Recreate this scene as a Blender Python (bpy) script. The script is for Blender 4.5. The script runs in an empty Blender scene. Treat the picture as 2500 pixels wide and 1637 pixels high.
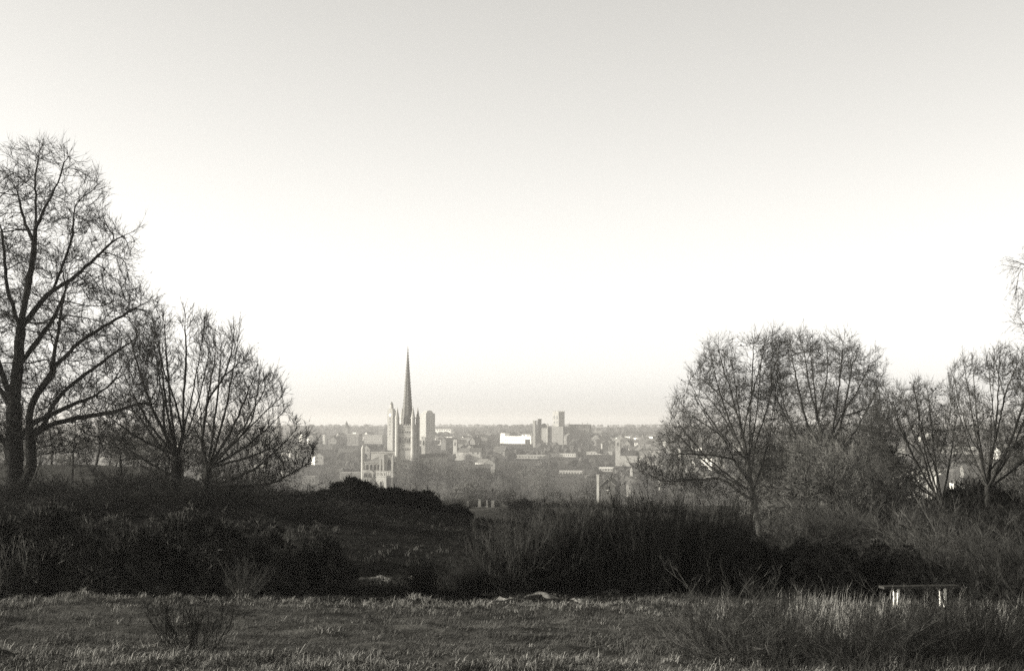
import bpy, math, random
import numpy as np
from mathutils import Matrix, Vector

R = math.radians
rng = np.random.default_rng(7)
random.seed(7)
scene = bpy.context.scene
col = scene.collection

# ------------------------------------------------------------------ camera
E = 50.0                       # eye height above datum
F = 50.0 / 36.0 * 2500.0       # focal length in pixels of the 2500 px photograph
PITCH = math.atan(226.5 / F)
cam_d = bpy.data.cameras.new('camera')
cam_d.lens = 50.0
cam_d.sensor_width = 36.0
cam_d.clip_start = 0.1
cam_d.clip_end = 20000.0
cam = bpy.data.objects.new('camera', cam_d)
col.objects.link(cam)
cam.location = (0, 0, E)
cam.rotation_euler = (math.pi / 2 + PITCH, 0, 0)
scene.camera = cam

# ------------------------------------------------------------------ sky, sun, exposure
SUN_EL, SUN_AZ = 15.0, -2.0     # elevation; degrees the sun stands beyond (negative: short of) square-left of the view
world = bpy.data.worlds.new('World')
scene.world = world
world.use_nodes = True
wn, wl = world.node_tree.nodes, world.node_tree.links
wn.clear()
sky = wn.new('ShaderNodeTexSky')
sky.sky_type = 'NISHITA'
sky.sun_disc = False
sky.sun_elevation = R(SUN_EL)
sky.sun_rotation = R(-90.0 + SUN_AZ)
sky.air_density = 1.0
sky.dust_density = 1.3
sky.ozone_density = 1.0
bw = wn.new('ShaderNodeRGBToBW')
tint = wn.new('ShaderNodeMix'); tint.data_type = 'RGBA'; tint.blend_type = 'MULTIPLY'
tint.inputs['Factor'].default_value = 1.0
tint.inputs[7].default_value = (1.0, 0.98, 0.93, 1)
bg = wn.new('ShaderNodeBackground')
bg.inputs['Strength'].default_value = 0.15
wo = wn.new('ShaderNodeOutputWorld')
wl.new(sky.outputs[0], bw.inputs[0]); wl.new(bw.outputs[0], tint.inputs[6])
wl.new(tint.outputs[2], bg.inputs[0]); wl.new(bg.outputs[0], wo.inputs[0])

sun_d = bpy.data.lights.new('sun', 'SUN')
sun_d.energy = 4.4
sun_d.angle = R(0.5)
sun_d.color = (1.0, 0.965, 0.9)
sun = bpy.data.objects.new('sun', sun_d)
col.objects.link(sun)
to_sun = Vector((-math.cos(R(SUN_AZ)) * math.cos(R(SUN_EL)), math.sin(R(SUN_AZ)) * math.cos(R(SUN_EL)), math.sin(R(SUN_EL))))
sun.rotation_euler = to_sun.to_track_quat('Z', 'Y').to_euler()
sun.location = (-60, 20, E + 40)

vs = scene.view_settings
vs.view_transform = 'Standard'
vs.look = 'None'
vs.exposure = 1.12
vs.gamma = 1.0
vs.use_curve_mapping = False
scene.render.engine = 'CYCLES'
scene.cycles.use_denoising = False
scene.cycles.max_bounces = 5
scene.cycles.diffuse_bounces = 2
scene.cycles.volume_bounces = 0

# ------------------------------------------------------------------ helpers
def at(px, py, Y):
    """Point at depth Y that the photograph shows at (px, py)."""
    u = (px - 1250.0) / F
    v = (818.5 - py) / F
    d = Vector((u, math.cos(PITCH) - v * math.sin(PITCH), math.sin(PITCH) + v * math.cos(PITCH)))
    k = Y / d.y
    return Vector((d.x * k, Y, E + d.z * k))

def mesh(name, V, Fs, smooth=False):
    V = np.asarray(V, dtype=np.float32)
    me = bpy.data.meshes.new(name)
    me.vertices.add(len(V)); me.vertices.foreach_set('co', V.ravel())
    Fs = [np.asarray(f, dtype=np.int32) for f in Fs if len(f)]
    loops = np.concatenate([f.ravel() for f in Fs])
    tot = np.concatenate([np.full(len(f), f.shape[1], dtype=np.int32) for f in Fs])
    start = np.concatenate([[0], np.cumsum(tot)[:-1]]).astype(np.int32)
    me.loops.add(len(loops)); me.loops.foreach_set('vertex_index', loops)
    me.polygons.add(len(tot)); me.polygons.foreach_set('loop_start', start)
    me.polygons.foreach_set('use_smooth', np.full(len(tot), bool(smooth)))
    me.update(calc_edges=True)
    return me

def link(name, me, mat=None, parent=None):
    o = bpy.data.objects.new(name, me)
    col.objects.link(o)
    if mat is not None and me is not None and not me.materials:
        me.materials.append(mat)
    if parent is not None:
        o.parent = parent
    return o

def empty(name, loc=(0, 0, 0), rz=0.0):
    o = bpy.data.objects.new(name, None)
    o.empty_display_size = 0.3
    col.objects.link(o)
    o.location = loc
    o.rotation_euler = (0, 0, rz)
    return o

def tag(o, label, cat=None, group=None, kind=None):
    if label: o['label'] = label
    if cat: o['category'] = cat
    if group: o['group'] = group
    if kind: o['kind'] = kind
    return o

def copy_tree(o, parent=None):
    c = o.copy()
    col.objects.link(c)
    c.parent = parent
    for ch in list(o.children):
        copy_tree(ch, c)
    return c

class MB:
    """Collects simple solids into one mesh."""
    def __init__(s): s.v, s.q, s.t, s.n = [], [], [], 0
    def add(s, V, Q=(), T=()):
        V = np.asarray(V, float)
        if len(Q): s.q.append(np.asarray(Q, int) + s.n)
        if len(T): s.t.append(np.asarray(T, int) + s.n)
        s.v.append(V); s.n += len(V)
        return s
    def box(s, x0, x1, y0, y1, z0, z1, taper=0.0):
        t = taper
        V = [(x0, y0, z0), (x1, y0, z0), (x1, y1, z0), (x0, y1, z0),
             (x0 + t, y0 + t, z1), (x1 - t, y0 + t, z1), (x1 - t, y1 - t, z1), (x0 + t, y1 - t, z1)]
        return s.add(V, [(0, 3, 2, 1), (4, 5, 6, 7), (0, 1, 5, 4), (1, 2, 6, 5), (2, 3, 7, 6), (3, 0, 4, 7)])
    def frustum(s, cx, cy, z0, z1, r0, r1, n=8, rot=None):
        rot = math.pi / n if rot is None else rot
        a = np.arange(n) * 2 * math.pi / n + rot
        b = np.c_[cx + r0 * np.cos(a), cy + r0 * np.sin(a), np.full(n, z0)]
        t = np.c_[cx + r1 * np.cos(a), cy + r1 * np.sin(a), np.full(n, z1)]
        V = np.vstack([b, t, [[cx, cy, z0], [cx, cy, z1]]])
        i = np.arange(n); j = (i + 1) % n
        return s.add(V, np.c_[i, j, j + n, i + n], np.vstack([np.c_[j, i, np.full(n, 2 * n)], np.c_[i + n, j + n, np.full(n, 2 * n + 1)]]))
    def gable(s, x0, x1, y0, y1, z0, z1, along='x', hip0=0.0, hip1=0.0):
        """Closed pitched roof; the ridge runs along x or y."""
        if along == 'x':
            m = (y0 + y1) / 2
            V = [(x0, y0, z0), (x1, y0, z0), (x1, y1, z0), (x0, y1, z0), (x0 + hip0, m, z1), (x1 - hip1, m, z1)]
        else:
            m = (x0 + x1) / 2
            V = [(x1, y0, z0), (x1, y1, z0), (x0, y1, z0), (x0, y0, z0), (m, y0 + hip0, z1), (m, y1 - hip1, z1)]
        return s.add(V, [(0, 1, 5, 4), (2, 3, 4, 5), (0, 3, 2, 1)], [(1, 2, 5), (3, 0, 4)])
    def arch(s, x, y, z0, w, h, d, n=6, face='front'):
        """Pointed-arch slab, width w, height h, thickness d, standing at y (front face at y-d)."""
        hw = w / 2
        pts = [(-hw, 0), (hw, 0), (hw, h * 0.68)]
        for k in range(1, n):
            a = k / n
            pts.append((hw * (1 - a ** 1.6), h * (0.68 + 0.32 * math.sin(a * math.pi / 2))))
        pts.append((0, h))
        for k in range(n - 1, 0, -1):
            a = k / n
            pts.append((-hw * (1 - a ** 1.6), h * (0.68 + 0.32 * math.sin(a * math.pi / 2))))
        pts.append((-hw, h * 0.68))
        m = len(pts)
        if face == 'front':
            V = [(x + p[0], y - d, z0 + p[1]) for p in pts] + [(x + p[0], y, z0 + p[1]) for p in pts] + [(x, y - d, z0 + h * .4)]
        else:   # faces -x : here x is the wall plane, y the centre
            V = [(x - d, y - p[0], z0 + p[1]) for p in pts] + [(x, y - p[0], z0 + p[1]) for p in pts] + [(x - d, y, z0 + h * .4)]
        i = np.arange(m); j = (i + 1) % m
        return s.add(V, np.c_[j, i, i + m, j + m], np.c_[i, j, np.full(m, 2 * m)])
    def mesh(s, name, smooth=False):
        V = np.vstack(s.v)
        Fs = []
        if s.q: Fs.append(np.vstack(s.q))
        if s.t: Fs.append(np.vstack(s.t))
        return mesh(name, V, Fs, smooth)
    def build(s, name, mat, parent=None, smooth=False):
        return link(name, s.mesh(name, smooth), mat, parent)

def tubes(P0, P1, R0, R1, k, base=0):
    n = len(P0)
    D = P1 - P0
    D = D / np.maximum(np.linalg.norm(D, axis=1, keepdims=True), 1e-9)
    ref = np.where(np.abs(D[:, 2:3]) < 0.9, np.array([[0, 0, 1.0]]), np.array([[1.0, 0, 0]]))
    A = np.cross(D, ref); A /= np.maximum(np.linalg.norm(A, axis=1, keepdims=True), 1e-9)
    B = np.cross(D, A)
    ang = np.arange(k) * 2 * math.pi / k
    ca, sa = np.cos(ang), np.sin(ang)
    ring = A[:, None, :] * ca[None, :, None] + B[:, None, :] * sa[None, :, None]
    V0 = P0[:, None, :] + ring * R0[:, None, None]
    V1 = P1[:, None, :] + ring * R1[:, None, None]
    V = np.concatenate([V0, V1], axis=1).reshape(-1, 3)
    i = np.arange(k); j = (i + 1) % k
    q = np.stack([i, i + k, j + k, j], axis=1)[None] + (np.arange(n) * 2 * k)[:, None, None]
    return V, q.reshape(-1, 4) + base

def cones(P0, P1, R0, k=3, base=0):
    n = len(P0)
    V, q = tubes(P0, P1, R0, R0 * 0.0, k)
    V = V.reshape(n, 2 * k, 3)[:, :k + 1].reshape(-1, 3)
    i = np.arange(k); j = (i + 1) % k
    t = np.stack([j, i, np.full(k, k)], axis=1)[None] + (np.arange(n) * (k + 1))[:, None, None]
    return V, t.reshape(-1, 3) + base

def joinparts(parts):
    """parts: list of (V, F) with F local to V."""
    Vs, fs, n = [], {}, 0
    for V, f in parts:
        if len(V) == 0: continue
        Vs.append(V); fs.setdefault(f.shape[1], []).append(f + n); n += len(V)
    return np.vstack(Vs), [np.vstack(v) for v in fs.values()]

def unit(A): return A / np.maximum(np.linalg.norm(A, axis=-1, keepdims=True), 1e-9)

# smooth value noise for terrain
_perm = np.random.default_rng(3).random((256, 256))
def vnoise(x, y):
    xi, yi = np.floor(x).astype(int), np.floor(y).astype(int)
    fx, fy = x - xi, y - yi
    fx = fx * fx * (3 - 2 * fx); fy = fy * fy * (3 - 2 * fy)
    g = lambda a, b: _perm[a % 256, b % 256]
    return ((g(xi, yi) * (1 - fx) + g(xi + 1, yi) * fx) * (1 - fy) + (g(xi, yi + 1) * (1 - fx) + g(xi + 1, yi + 1) * fx) * fy) * 2 - 1
def sstep(x, a, b):
    t = np.clip((x - a) / (b - a), 0, 1)
    return t * t * (3 - 2 * t)

# ------------------------------------------------------------------ materials
MATS = {}
def mat(name, v, rough=0.9, var=0.3, scale=6.0, bump=0.0, bscale=None, coord='Object', spec=0.0, detail=4.0, v2=None):
    m = bpy.data.materials.new(name); m.use_nodes = True
    nt = m.node_tree; ns, ls = nt.nodes, nt.links
    b = ns['Principled BSDF']
    b.inputs['Roughness'].default_value = rough
    b.inputs['Specular IOR Level'].default_value = spec
    lo, hi = v * (1 - var), v * (1 + var)
    if v2 is not None: lo, hi = v, v2
    tc = ns.new('ShaderNodeTexCoord')
    src = tc.outputs['Object']
    if coord == 'World':
        src = ns.new('ShaderNodeNewGeometry').outputs['Position']
    n1 = ns.new('ShaderNodeTexNoise'); n1.inputs['Scale'].default_value = scale; n1.inputs['Detail'].default_value = detail
    n1.inputs['Roughness'].default_value = 0.65
    ls.new(src, n1.inputs['Vector'])
    rp = ns.new('ShaderNodeValToRGB')
    rp.color_ramp.elements[0].position = 0.3; rp.color_ramp.elements[1].position = 0.7
    rp.color_ramp.elements[0].color = (lo * 1.03, lo, lo * 0.90, 1)
    rp.color_ramp.elements[1].color = (min(hi, .9) * 1.03, min(hi, .9), min(hi, .9) * 0.91, 1)
    ls.new(n1.outputs['Fac'], rp.inputs[0])
    ls.new(rp.outputs[0], b.inputs['Base Color'])
    if bump > 0:
        bp = ns.new('ShaderNodeBump'); bp.inputs['Strength'].default_value = bump
        n2 = ns.new('ShaderNodeTexNoise'); n2.inputs['Scale'].default_value = bscale or scale * 4; n2.inputs['Detail'].default_value = 5
        ls.new(src, n2.inputs['Vector']); ls.new(n2.outputs['Fac'], bp.inputs['Height'])
        bp.inputs['Distance'].default_value = 0.05
        ls.new(bp.outputs[0], b.inputs['Normal'])
    MATS[name] = m
    return m

mat('bark', 0.024, var=0.45, scale=5, bump=0.5, bscale=30)
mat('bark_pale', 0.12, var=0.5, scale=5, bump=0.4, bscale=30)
mat('twig', 0.022, var=0.3, scale=2)
mat('twig_tree', 0.05, var=0.35, scale=1.5)
mat('twig_mid', 0.028, var=0.35, scale=1.5)
mat('twig_dry', 0.085, var=0.4, scale=1.2)
mat('twig_pale', 0.05, var=0.4, scale=1.2)
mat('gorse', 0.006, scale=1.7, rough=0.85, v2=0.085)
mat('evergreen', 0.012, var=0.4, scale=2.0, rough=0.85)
mat('broom', 0.028, var=0.5, scale=1.2)
mat('grass', 0.075, var=0.5, scale=0.9, coord='World')
mat('straw', 0.20, var=0.35, scale=2, coord='World')
mat('heather', 0.018, var=0.5, scale=0.6, coord='World')
mat('valley_twig', 0.075, var=0.35, scale=0.08)
mat('far_tree', 0.055, var=0.4, scale=0.03, coord='World')
mat('stone', 0.32, var=0.18, scale=0.25, bump=0.25, bscale=1.5)
mat('stone_dark', 0.13, var=0.2, scale=0.25)
mat('lead', 0.13, var=0.2, scale=0.3, rough=0.6)
mat('flint', 0.26, var=0.25, scale=0.5)
mat('white_paint', 0.72, var=0.06, scale=0.2, rough=0.7)
mat('render_pale', 0.37, var=0.1, scale=0.2)
mat('concrete', 0.27, var=0.12, scale=0.2)
mat('brick', 0.11, var=0.2, scale=0.4)
mat('brick_pale', 0.2, var=0.2, scale=0.4)
mat('tile', 0.09, var=0.25, scale=0.5)
mat('slate', 0.06, var=0.25, scale=0.5, rough=0.6)
mat('glass', 0.03, var=0.2, scale=0.3, rough=0.15, spec=0.5)
mat('timber', 0.04, var=0.4, scale=8, bump=0.4, bscale=40)
mat('sunlit_post', 0.75, var=0.1, scale=5)  # bench legs: the sunlight on them is put into this pale colour
mat('sand', 0.13, var=0.35, scale=3, bump=0.6, bscale=14, coord='World')
mat('gravestone', 0.11, var=0.25, scale=3)
mat('dead_leaf', 0.05, var=0.3, scale=3)

def vary(name, lo, hi):
    m = MATS[name]; nt = m.node_tree
    b = nt.nodes['Principled BSDF']; src = b.inputs['Base Color'].links[0].from_socket
    oi = nt.nodes.new('ShaderNodeObjectInfo'); mr = nt.nodes.new('ShaderNodeMapRange')
    mr.inputs[3].default_value = lo; mr.inputs[4].default_value = hi
    mx = nt.nodes.new('ShaderNodeVectorMath'); mx.operation = 'SCALE'
    nt.links.new(oi.outputs['Random'], mr.inputs[0]); nt.links.new(src, mx.inputs[0]); nt.links.new(mr.outputs[0], mx.inputs['Scale'])
    nt.links.new(mx.outputs[0], b.inputs['Base Color'])
vary('valley_twig', .12, 1.7); vary('tile', .6, 1.5); vary('slate', .6, 1.7); vary('brick', .6, 1.5); vary('broom', .5, 1.6); vary('twig_pale', .6, 1.4)

# ground: pale winter turf on the near field, dark heath beyond, mottled land in the valley
gm = bpy.data.materials.new('ground'); gm.use_nodes = True
ns, ls = gm.node_tree.nodes, gm.node_tree.links
gb = ns['Principled BSDF']; gb.inputs['Roughness'].default_value = 0.95; gb.inputs['Specular IOR Level'].default_value = 0.0
gp = ns.new('ShaderNodeNewGeometry').outputs['Position']
def noise(scale, detail=6, rough=0.65, sx=1, sy=1):
    mp = ns.new('ShaderNodeMapping'); mp.inputs['Scale'].default_value = (sx, sy, 1)
    ls.new(gp, mp.inputs['Vector'])
    n = ns.new('ShaderNodeTexNoise'); n.inputs['Scale'].default_value = scale
    n.inputs['Detail'].default_value = detail; n.inputs['Roughness'].default_value = rough
    ls.new(mp.outputs[0], n.inputs['Vector']); return n.outputs['Fac']
def ramp(fac, stops):
    r = ns.new('ShaderNodeValToRGB')
    while len(r.color_ramp.elements) < len(stops): r.color_ramp.elements.new(0.5)
    for e, (p, v) in zip(r.color_ramp.elements, stops):
        e.position = p; e.color = (v * 1.03, v, v * 0.90, 1)
    ls.new(fac, r.inputs[0]); return r.outputs[0]
def mixc(fac, a, b):
    m = ns.new('ShaderNodeMix'); m.data_type = 'RGBA'
    ls.new(fac, m.inputs[0]); ls.new(a, m.inputs[6]); ls.new(b, m.inputs[7]); return m.outputs[2]
def math_(op, a, b):
    m = ns.new('ShaderNodeMath'); m.operation = op
    for i, x in enumerate((a, b)):
        if isinstance(x, (int, float)): m.inputs[i].default_value = x
        else: ls.new(x, m.inputs[i])
    return m.outputs[0]
def mrange(x, a, b):
    m = ns.new('ShaderNodeMapRange'); m.inputs[1].default_value = a; m.inputs[2].default_value = b
    ls.new(x, m.inputs[0]); return m.outputs[0]
sep = ns.new('ShaderNodeSeparateXYZ'); ls.new(gp, sep.inputs[0])
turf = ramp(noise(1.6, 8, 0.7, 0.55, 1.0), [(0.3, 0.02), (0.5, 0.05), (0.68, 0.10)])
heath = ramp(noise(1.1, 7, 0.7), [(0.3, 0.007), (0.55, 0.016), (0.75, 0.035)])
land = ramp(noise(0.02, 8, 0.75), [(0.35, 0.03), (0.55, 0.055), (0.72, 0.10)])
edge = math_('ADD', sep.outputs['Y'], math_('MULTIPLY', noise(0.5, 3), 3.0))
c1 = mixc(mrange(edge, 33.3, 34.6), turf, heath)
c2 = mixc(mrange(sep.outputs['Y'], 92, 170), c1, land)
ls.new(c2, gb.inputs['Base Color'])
gbump = ns.new('ShaderNodeBump'); gbump.inputs['Strength'].default_value = 0.9; gbump.inputs['Distance'].default_value = 0.10
ls.new(noise(5.0, 8, 0.75, 0.7, 1.0), gbump.inputs['Height']); ls.new(gbump.outputs[0], gb.inputs['Normal'])

# ------------------------------------------------------------------ ground
_py = np.array([-60, 0, 8, 19, 26, 32, 40, 60, 75, 85, 100, 130, 175, 205, 250, 400, 600, 720, 900, 1100, 1500, 2200, 3000, 3600, 5000, 7500])
_pz = np.array([-1.6, -1.7, -2.1, -3.2, -3.72, -4.1, -4.3, -4.55, -4.75, -5.2, -7.2, -9.4, -9.8, -10.6, -15.2, -25, -36.5, -41.5, -42, -38, -26, -15, -6, -1.5, 3.5, 3.5])
def hummock(x, y):
    # tussocky hummocks along the near and far edge of the field and thinly between
    b = 0.25 + np.exp(-((y - 32.0 - 0.6 * vnoise(x * .3, x * 0 + 1)) / 1.3) ** 2) + 0.9 * np.exp(-((y - 18.6 - .12 * x) / 1.9) ** 2)
    m = .7 * np.maximum(0, vnoise(x * 1.6 + 21, y * 2.2 + 5) - .02) + .8 * np.maximum(0, vnoise(x * 3.7 + 2, y * 4.6 + 17) - .05)
    return b * m * (1 - sstep(y, 35, 37)) * sstep(y, 8, 13)
def hgt(x, y):
    x = np.asarray(x, float); y = np.asarray(y, float)
    z = np.interp(y, _py, _pz)
    w = 1.2 + 0.06 * np.abs(y)          # soften the knees of the profile
    z = 0.5 * z + 0.25 * (np.interp(y - w, _py, _pz) + np.interp(y + w, _py, _pz))
    z = z - 0.062 * np.clip(x, -13, 24) * sstep(y, 36, 66) * (1 - sstep(y, 100, 200))
    z = z - 0.02 * np.clip(x, -14, 14) * (1 - sstep(y, 20, 40))
    z = z + 5.2 * sstep(-x / np.maximum(y, 1), .15, .27) * sstep(y, 85, 150) * (1 - sstep(y, 175, 330))
    z = z + sstep(y, 95, 140) * (1 - sstep(y, 300, 500)) * (0.9 * vnoise(x * .07 + 3, y * .03) + .35 * vnoise(x * .23, y * .11 + 6))
    near = 1 - sstep(y, 45, 90)
    z = z + near * (0.10 * vnoise(x * 0.35 + 3, y * 0.45) + 0.075 * vnoise(x * 0.95, y * 1.7 + 9) + 0.05 * vnoise(x * 2.4 + 5, y * 3.6))
    z = z + 0.17 * hummock(x, y)
    z = z + sstep(y, 36, 60) * (1 - sstep(y, 90, 130)) * 0.30 * vnoise(x * 0.11 + 8, y * 0.08)
    z = z + sstep(y, 250, 600) * 1.2 * vnoise(x * 0.008, y * 0.008 + 4) + sstep(y, 1500, 3000) * 9.0 * vnoise(x * 0.0011 + 2, y * 0.0009)
    return E + z
def hz(x, y): return float(hgt(x, y))

us = np.linspace(-0.72, 0.72, 335)
ys = np.concatenate([np.linspace(-40, 8, 14), np.linspace(9, 46, 230), 46 + np.geomspace(0.25, 7150, 190)])
U, Yg = np.meshgrid(us, ys)
Xg = U * (np.maximum(Yg, 0) + 26)
Zg = hgt(Xg, Yg)
nr, nc = U.shape
idx = np.arange(nr * nc).reshape(nr, nc)
quads = np.stack([idx[:-1, :-1], idx[:-1, 1:], idx[1:, 1:], idx[1:, :-1]], axis=-1).reshape(-1, 4)
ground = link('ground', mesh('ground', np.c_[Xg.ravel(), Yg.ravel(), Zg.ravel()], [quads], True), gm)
tag(ground, 'grassy hill top falling away to the wide city valley', None, None, 'structure')

# ------------------------------------------------------------------ bare trees
def resample(P, step):
    P = np.asarray(P, float)
    seg = np.linalg.norm(np.diff(P, axis=0), axis=1)
    s = np.concatenate([[0], np.cumsum(seg)])
    n = max(2, int(s[-1] / step) + 1)
    t = np.linspace(0, s[-1], n)
    Q = np.stack([np.interp(t, s, P[:, i]) for i in range(3)], axis=1)
    # round the corners
    for _ in range(2):
        Q[1:-1] = 0.5 * Q[1:-1] + 0.25 * (Q[:-2] + Q[2:])
    return Q

def colonize(attr, limbs, step, kill, infl, rg, iters=90, up=0.1, wob=0.25, maxn=9000):
    pos = [np.asarray(limbs[0][0], float)]; par = [-1]
    for L in limbs:
        Q = resample(L, step)
        d = np.linalg.norm(np.array(pos) - Q[0], axis=1)
        last = int(np.argmin(d))
        for p in Q[1:]:
            pos.append(p + rg.normal(0, step * 0.05, 3)); par.append(last); last = len(pos) - 1
    pos = np.array(pos); par = np.array(par)
    A = attr.copy()
    D = np.full(len(A), 1e9); N = np.zeros(len(A), int)
    def upd(new, off):
        nonlocal D, N
        for i in range(0, len(new), 400):
            d = np.linalg.norm(A[:, None, :] - new[None, i:i + 400], axis=2)
            j = np.argmin(d, axis=1); dm = d[np.arange(len(A)), j]
            b = dm < D
            D[b] = dm[b]; N[b] = j[b] + i + off
    upd(pos, 0)
    for it in range(iters):
        keep = D > kill
        A, D, N = A[keep], D[keep], N[keep]
        if len(A) == 0 or len(pos) > maxn: break
        m = D < infl
        if not m.any(): break
        vec = unit(A[m] - pos[N[m]])
        acc = np.zeros((len(pos), 3)); np.add.at(acc, N[m], vec)
        src = np.unique(N[m])
        pd = unit(pos[src] - pos[np.maximum(par[src], 0)])
        d = unit(unit(acc[src]) + 0.55 * pd + np.array([0, 0, up]) + rg.normal(0, wob * .7, (len(src), 3)))
        new = pos[src] + d * step
        off = len(pos)
        pos = np.vstack([pos, new]); par = np.concatenate([par, src])
        upd(new, off)
    return pos, par

def radii(pos, par, tip, n_exp, rmax):
    acc = np.zeros(len(pos)); kids = np.zeros(len(pos), int)
    np.add.at(kids, par[1:], 1)
    acc[kids == 0] = tip ** n_exp
    for i in range(len(pos) - 1, 0, -1):
        acc[par[i]] += acc[i]
    r = acc ** (1 / n_exp)
    if rmax: r = tip * (r / tip) ** (math.log(rmax / tip) / math.log(r.max() / tip))
    return r, kids

def twigs(P, D, rg, per, L, rad, segs=2, up=0.25, spread=0.8, droop=0.0):
    """Sprouts `per` twigs from each point; returns their edges and tips."""
    P = np.repeat(P, per, axis=0); D = np.repeat(D, per, axis=0)
    n = len(P)
    d = unit(D * 0.9 + rg.normal(0, spread * 0.45, (n, 3)) + np.array([0, 0, up]))
    ln = L * rg.uniform(0.45, 1.25, n)
    es, p = [], P
    mids, dirs = [], []
    for k in range(segs):
        q = p + d * (ln / segs)[:, None]
        r0 = rad * (1 - k / segs * 0.6); r1 = rad * (1 - (k + 1) / segs * 0.6)
        es.append((p, q, np.full(n, r0), np.full(n, r1)))
        mids.append(p + (q - p) * rg.uniform(0.3, 1.0, (n, 1))); dirs.append(d)
        p = q
        d = unit(d + rg.normal(0, 0.22, (n, 3)) + np.array([0, 0, 0.06 - droop]))
    return es, np.vstack(mids), np.vstack(dirs)

def tree_meshes(attr, limbs, rg, step=0.4, kill=0.6, infl=4.0, tip=0.012, n_exp=2.3, rmax=0.4, wob=0.25, up=0.1,
                tw=(2, 0.8, 0.008), tw2=(2, 0.4, 0.006), thick=0.05, droop=0.0, maxn=9000, leaves=0, rtw=2.2, tup=0.3):
    pos, par = colonize(attr, limbs, step, kill, infl, rg, wob=wob, up=up, maxn=maxn)
    r, kids = radii(pos, par, tip, n_exp, rmax)
    i = np.arange(1, len(pos)); p = par[i]
    P0, P1, R0, R1 = pos[p], pos[i], np.minimum(r[p], r[i] * 1.35), r[i]
    ext = (P1 - P0) * 0.06
    big = R1 > thick
    trunk_parts, crown_parts = [], []
    if big.any():
        trunk_parts.append(tubes(P0[big] - ext[big], P1[big] + ext[big], R0[big], R1[big], 8))
    s = ~big
    m = s & (R1 > thick * 0.4)
    if m.any(): crown_parts.append(tubes(P0[m], P1[m] + ext[m], R0[m], R1[m], 4))
    f = s & ~m
    if f.any(): crown_parts.append(tubes(P0[f], P1[f] + ext[f], R0[f], R1[f], 3))
    D = unit(P1 - P0)
    small = R1 < tip * rtw
    tp, td = P1[small], D[small]
    if tw and len(tp):
        es, mp, md = twigs(tp, td, rg, tw[0], tw[1], tw[2], segs=2, up=tup, droop=droop)
        for e in es: crown_parts.append(tubes(*e, 3))
        if tw2:
            es2, mp2, _ = twigs(mp, md, rg, tw2[0], tw2[1], tw2[2], segs=1, up=0.15 - droop)
            for e in es2: crown_parts.append(cones(e[0], e[1], e[2]))
            if leaves:
                k = rg.choice(len(mp2), leaves)
                c = mp2[k]; a = unit(rg.normal(0, 1, (leaves, 3))); b = unit(np.cross(a, rg.normal(0, 1, (leaves, 3))))
                sz = rg.uniform(0.03, 0.07, (leaves, 1))
                V = np.stack([c - a * sz, c + b * sz * .7, c + a * sz, c - b * sz * .7 + np.cross(a, b) * sz * .5], axis=1).reshape(-1, 3)
                q = np.arange(leaves * 4).reshape(-1, 4)
                crown_parts.append((V, q))
    tm = mesh('trunk', *joinparts(trunk_parts), smooth=True) if trunk_parts else None
    cm = mesh('crown', *joinparts(crown_parts), smooth=True)
    return tm, cm

def outline_attr(poly, base, Y, n, rg, depth=1.0, hollow=0.3):
    """Random points in the body turned from an outline (photo pixels) at depth Y, local to the base."""
    s = Y / F
    P = np.array([((x - base[0]) * s, (base[1] - y) * s) for x, y in poly])
    X0, X1 = P[:, 0], np.roll(P[:, 0], -1); Z0, Z1 = P[:, 1], np.roll(P[:, 1], -1)
    out = []
    zl, zh = P[:, 1].min(), P[:, 1].max()
    while len(out) < n:
        z = rg.uniform(zl, zh)
        c = (Z0 <= z) != (Z1 <= z)
        if not c.any(): continue
        xs = np.sort(X0[c] + (z - Z0[c]) / (Z1[c] - Z0[c]) * (X1[c] - X0[c]))
        full = P[:, 0].max() - P[:, 0].min()
        for a, b in zip(xs[::2], xs[1::2]):
            k = max(1, int((b - a) / full * 6 + rg.random()))
            for _ in range(k):
                x = rg.uniform(a, b)
                hw, mid = (b - a) / 2, (a + b) / 2
                dr = min(hw * depth, full * 0.45) * math.sqrt(max(0, 1 - ((x - mid) / hw) ** 2))
                y = rg.uniform(-dr, dr)
                rr = math.hypot((x - mid) / hw, y / max(dr, .01) * math.sqrt(max(0, 1 - ((x - mid) / hw) ** 2)))
                if rr < 0.35 and rg.random() < hollow: continue
                if math.sin(x * 2.1 + z * .7) + math.sin(y * 2.3 - z * 1.1) + math.sin(z * 1.9 + x * .8) < -0.75: continue
                out.append((x, y, z))
    return np.array(out[:n])

def pix_limbs(limbs, base, Y, tilt):
    """Limbs drawn as pixel polylines, given a real run in depth."""
    s = Y / F
    res = []
    for L, dy in limbs:
        P = [((x - base[0]) * s, 0.0, (base[1] - y) * s) for x, y in L]
        a = np.array(P)
        run = np.concatenate([[0], np.cumsum(np.linalg.norm(np.diff(a, axis=0), axis=1))])
        a[:, 1] = tilt[0] if False else 0
        a[:, 1] += dy[0] + dy[1] * run
        res.append(a)
    return res

def big_tree(name, label, base, Y, poly, limbs, seed, n=2200, depth=0.9, bark='bark', twm='twig', group=None, **kw):
    rg = np.random.default_rng(seed)
    g = at(base[0], base[1], Y)
    z = hz(g.x, Y)
    root = empty(name, (g.x, Y, z - 0.05))
    dz = (g.z - z)
    A = outline_attr(poly, base, Y, n, rg, depth)
    A[:, 2] += dz
    LB = pix_limbs(limbs, base, Y, (0,))
    for a in LB: a[:, 2] += dz
    LB[0][0] = (LB[0][0][0], LB[0][0][1], -0.25)
    tm, cm = tree_meshes(A, LB, rg, **kw)
    if tm: link('trunk', tm, MATS[bark], root)
    link('crown', cm, MATS[twm], root)
    tag(root, label, 'tree', group)
    return root

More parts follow.
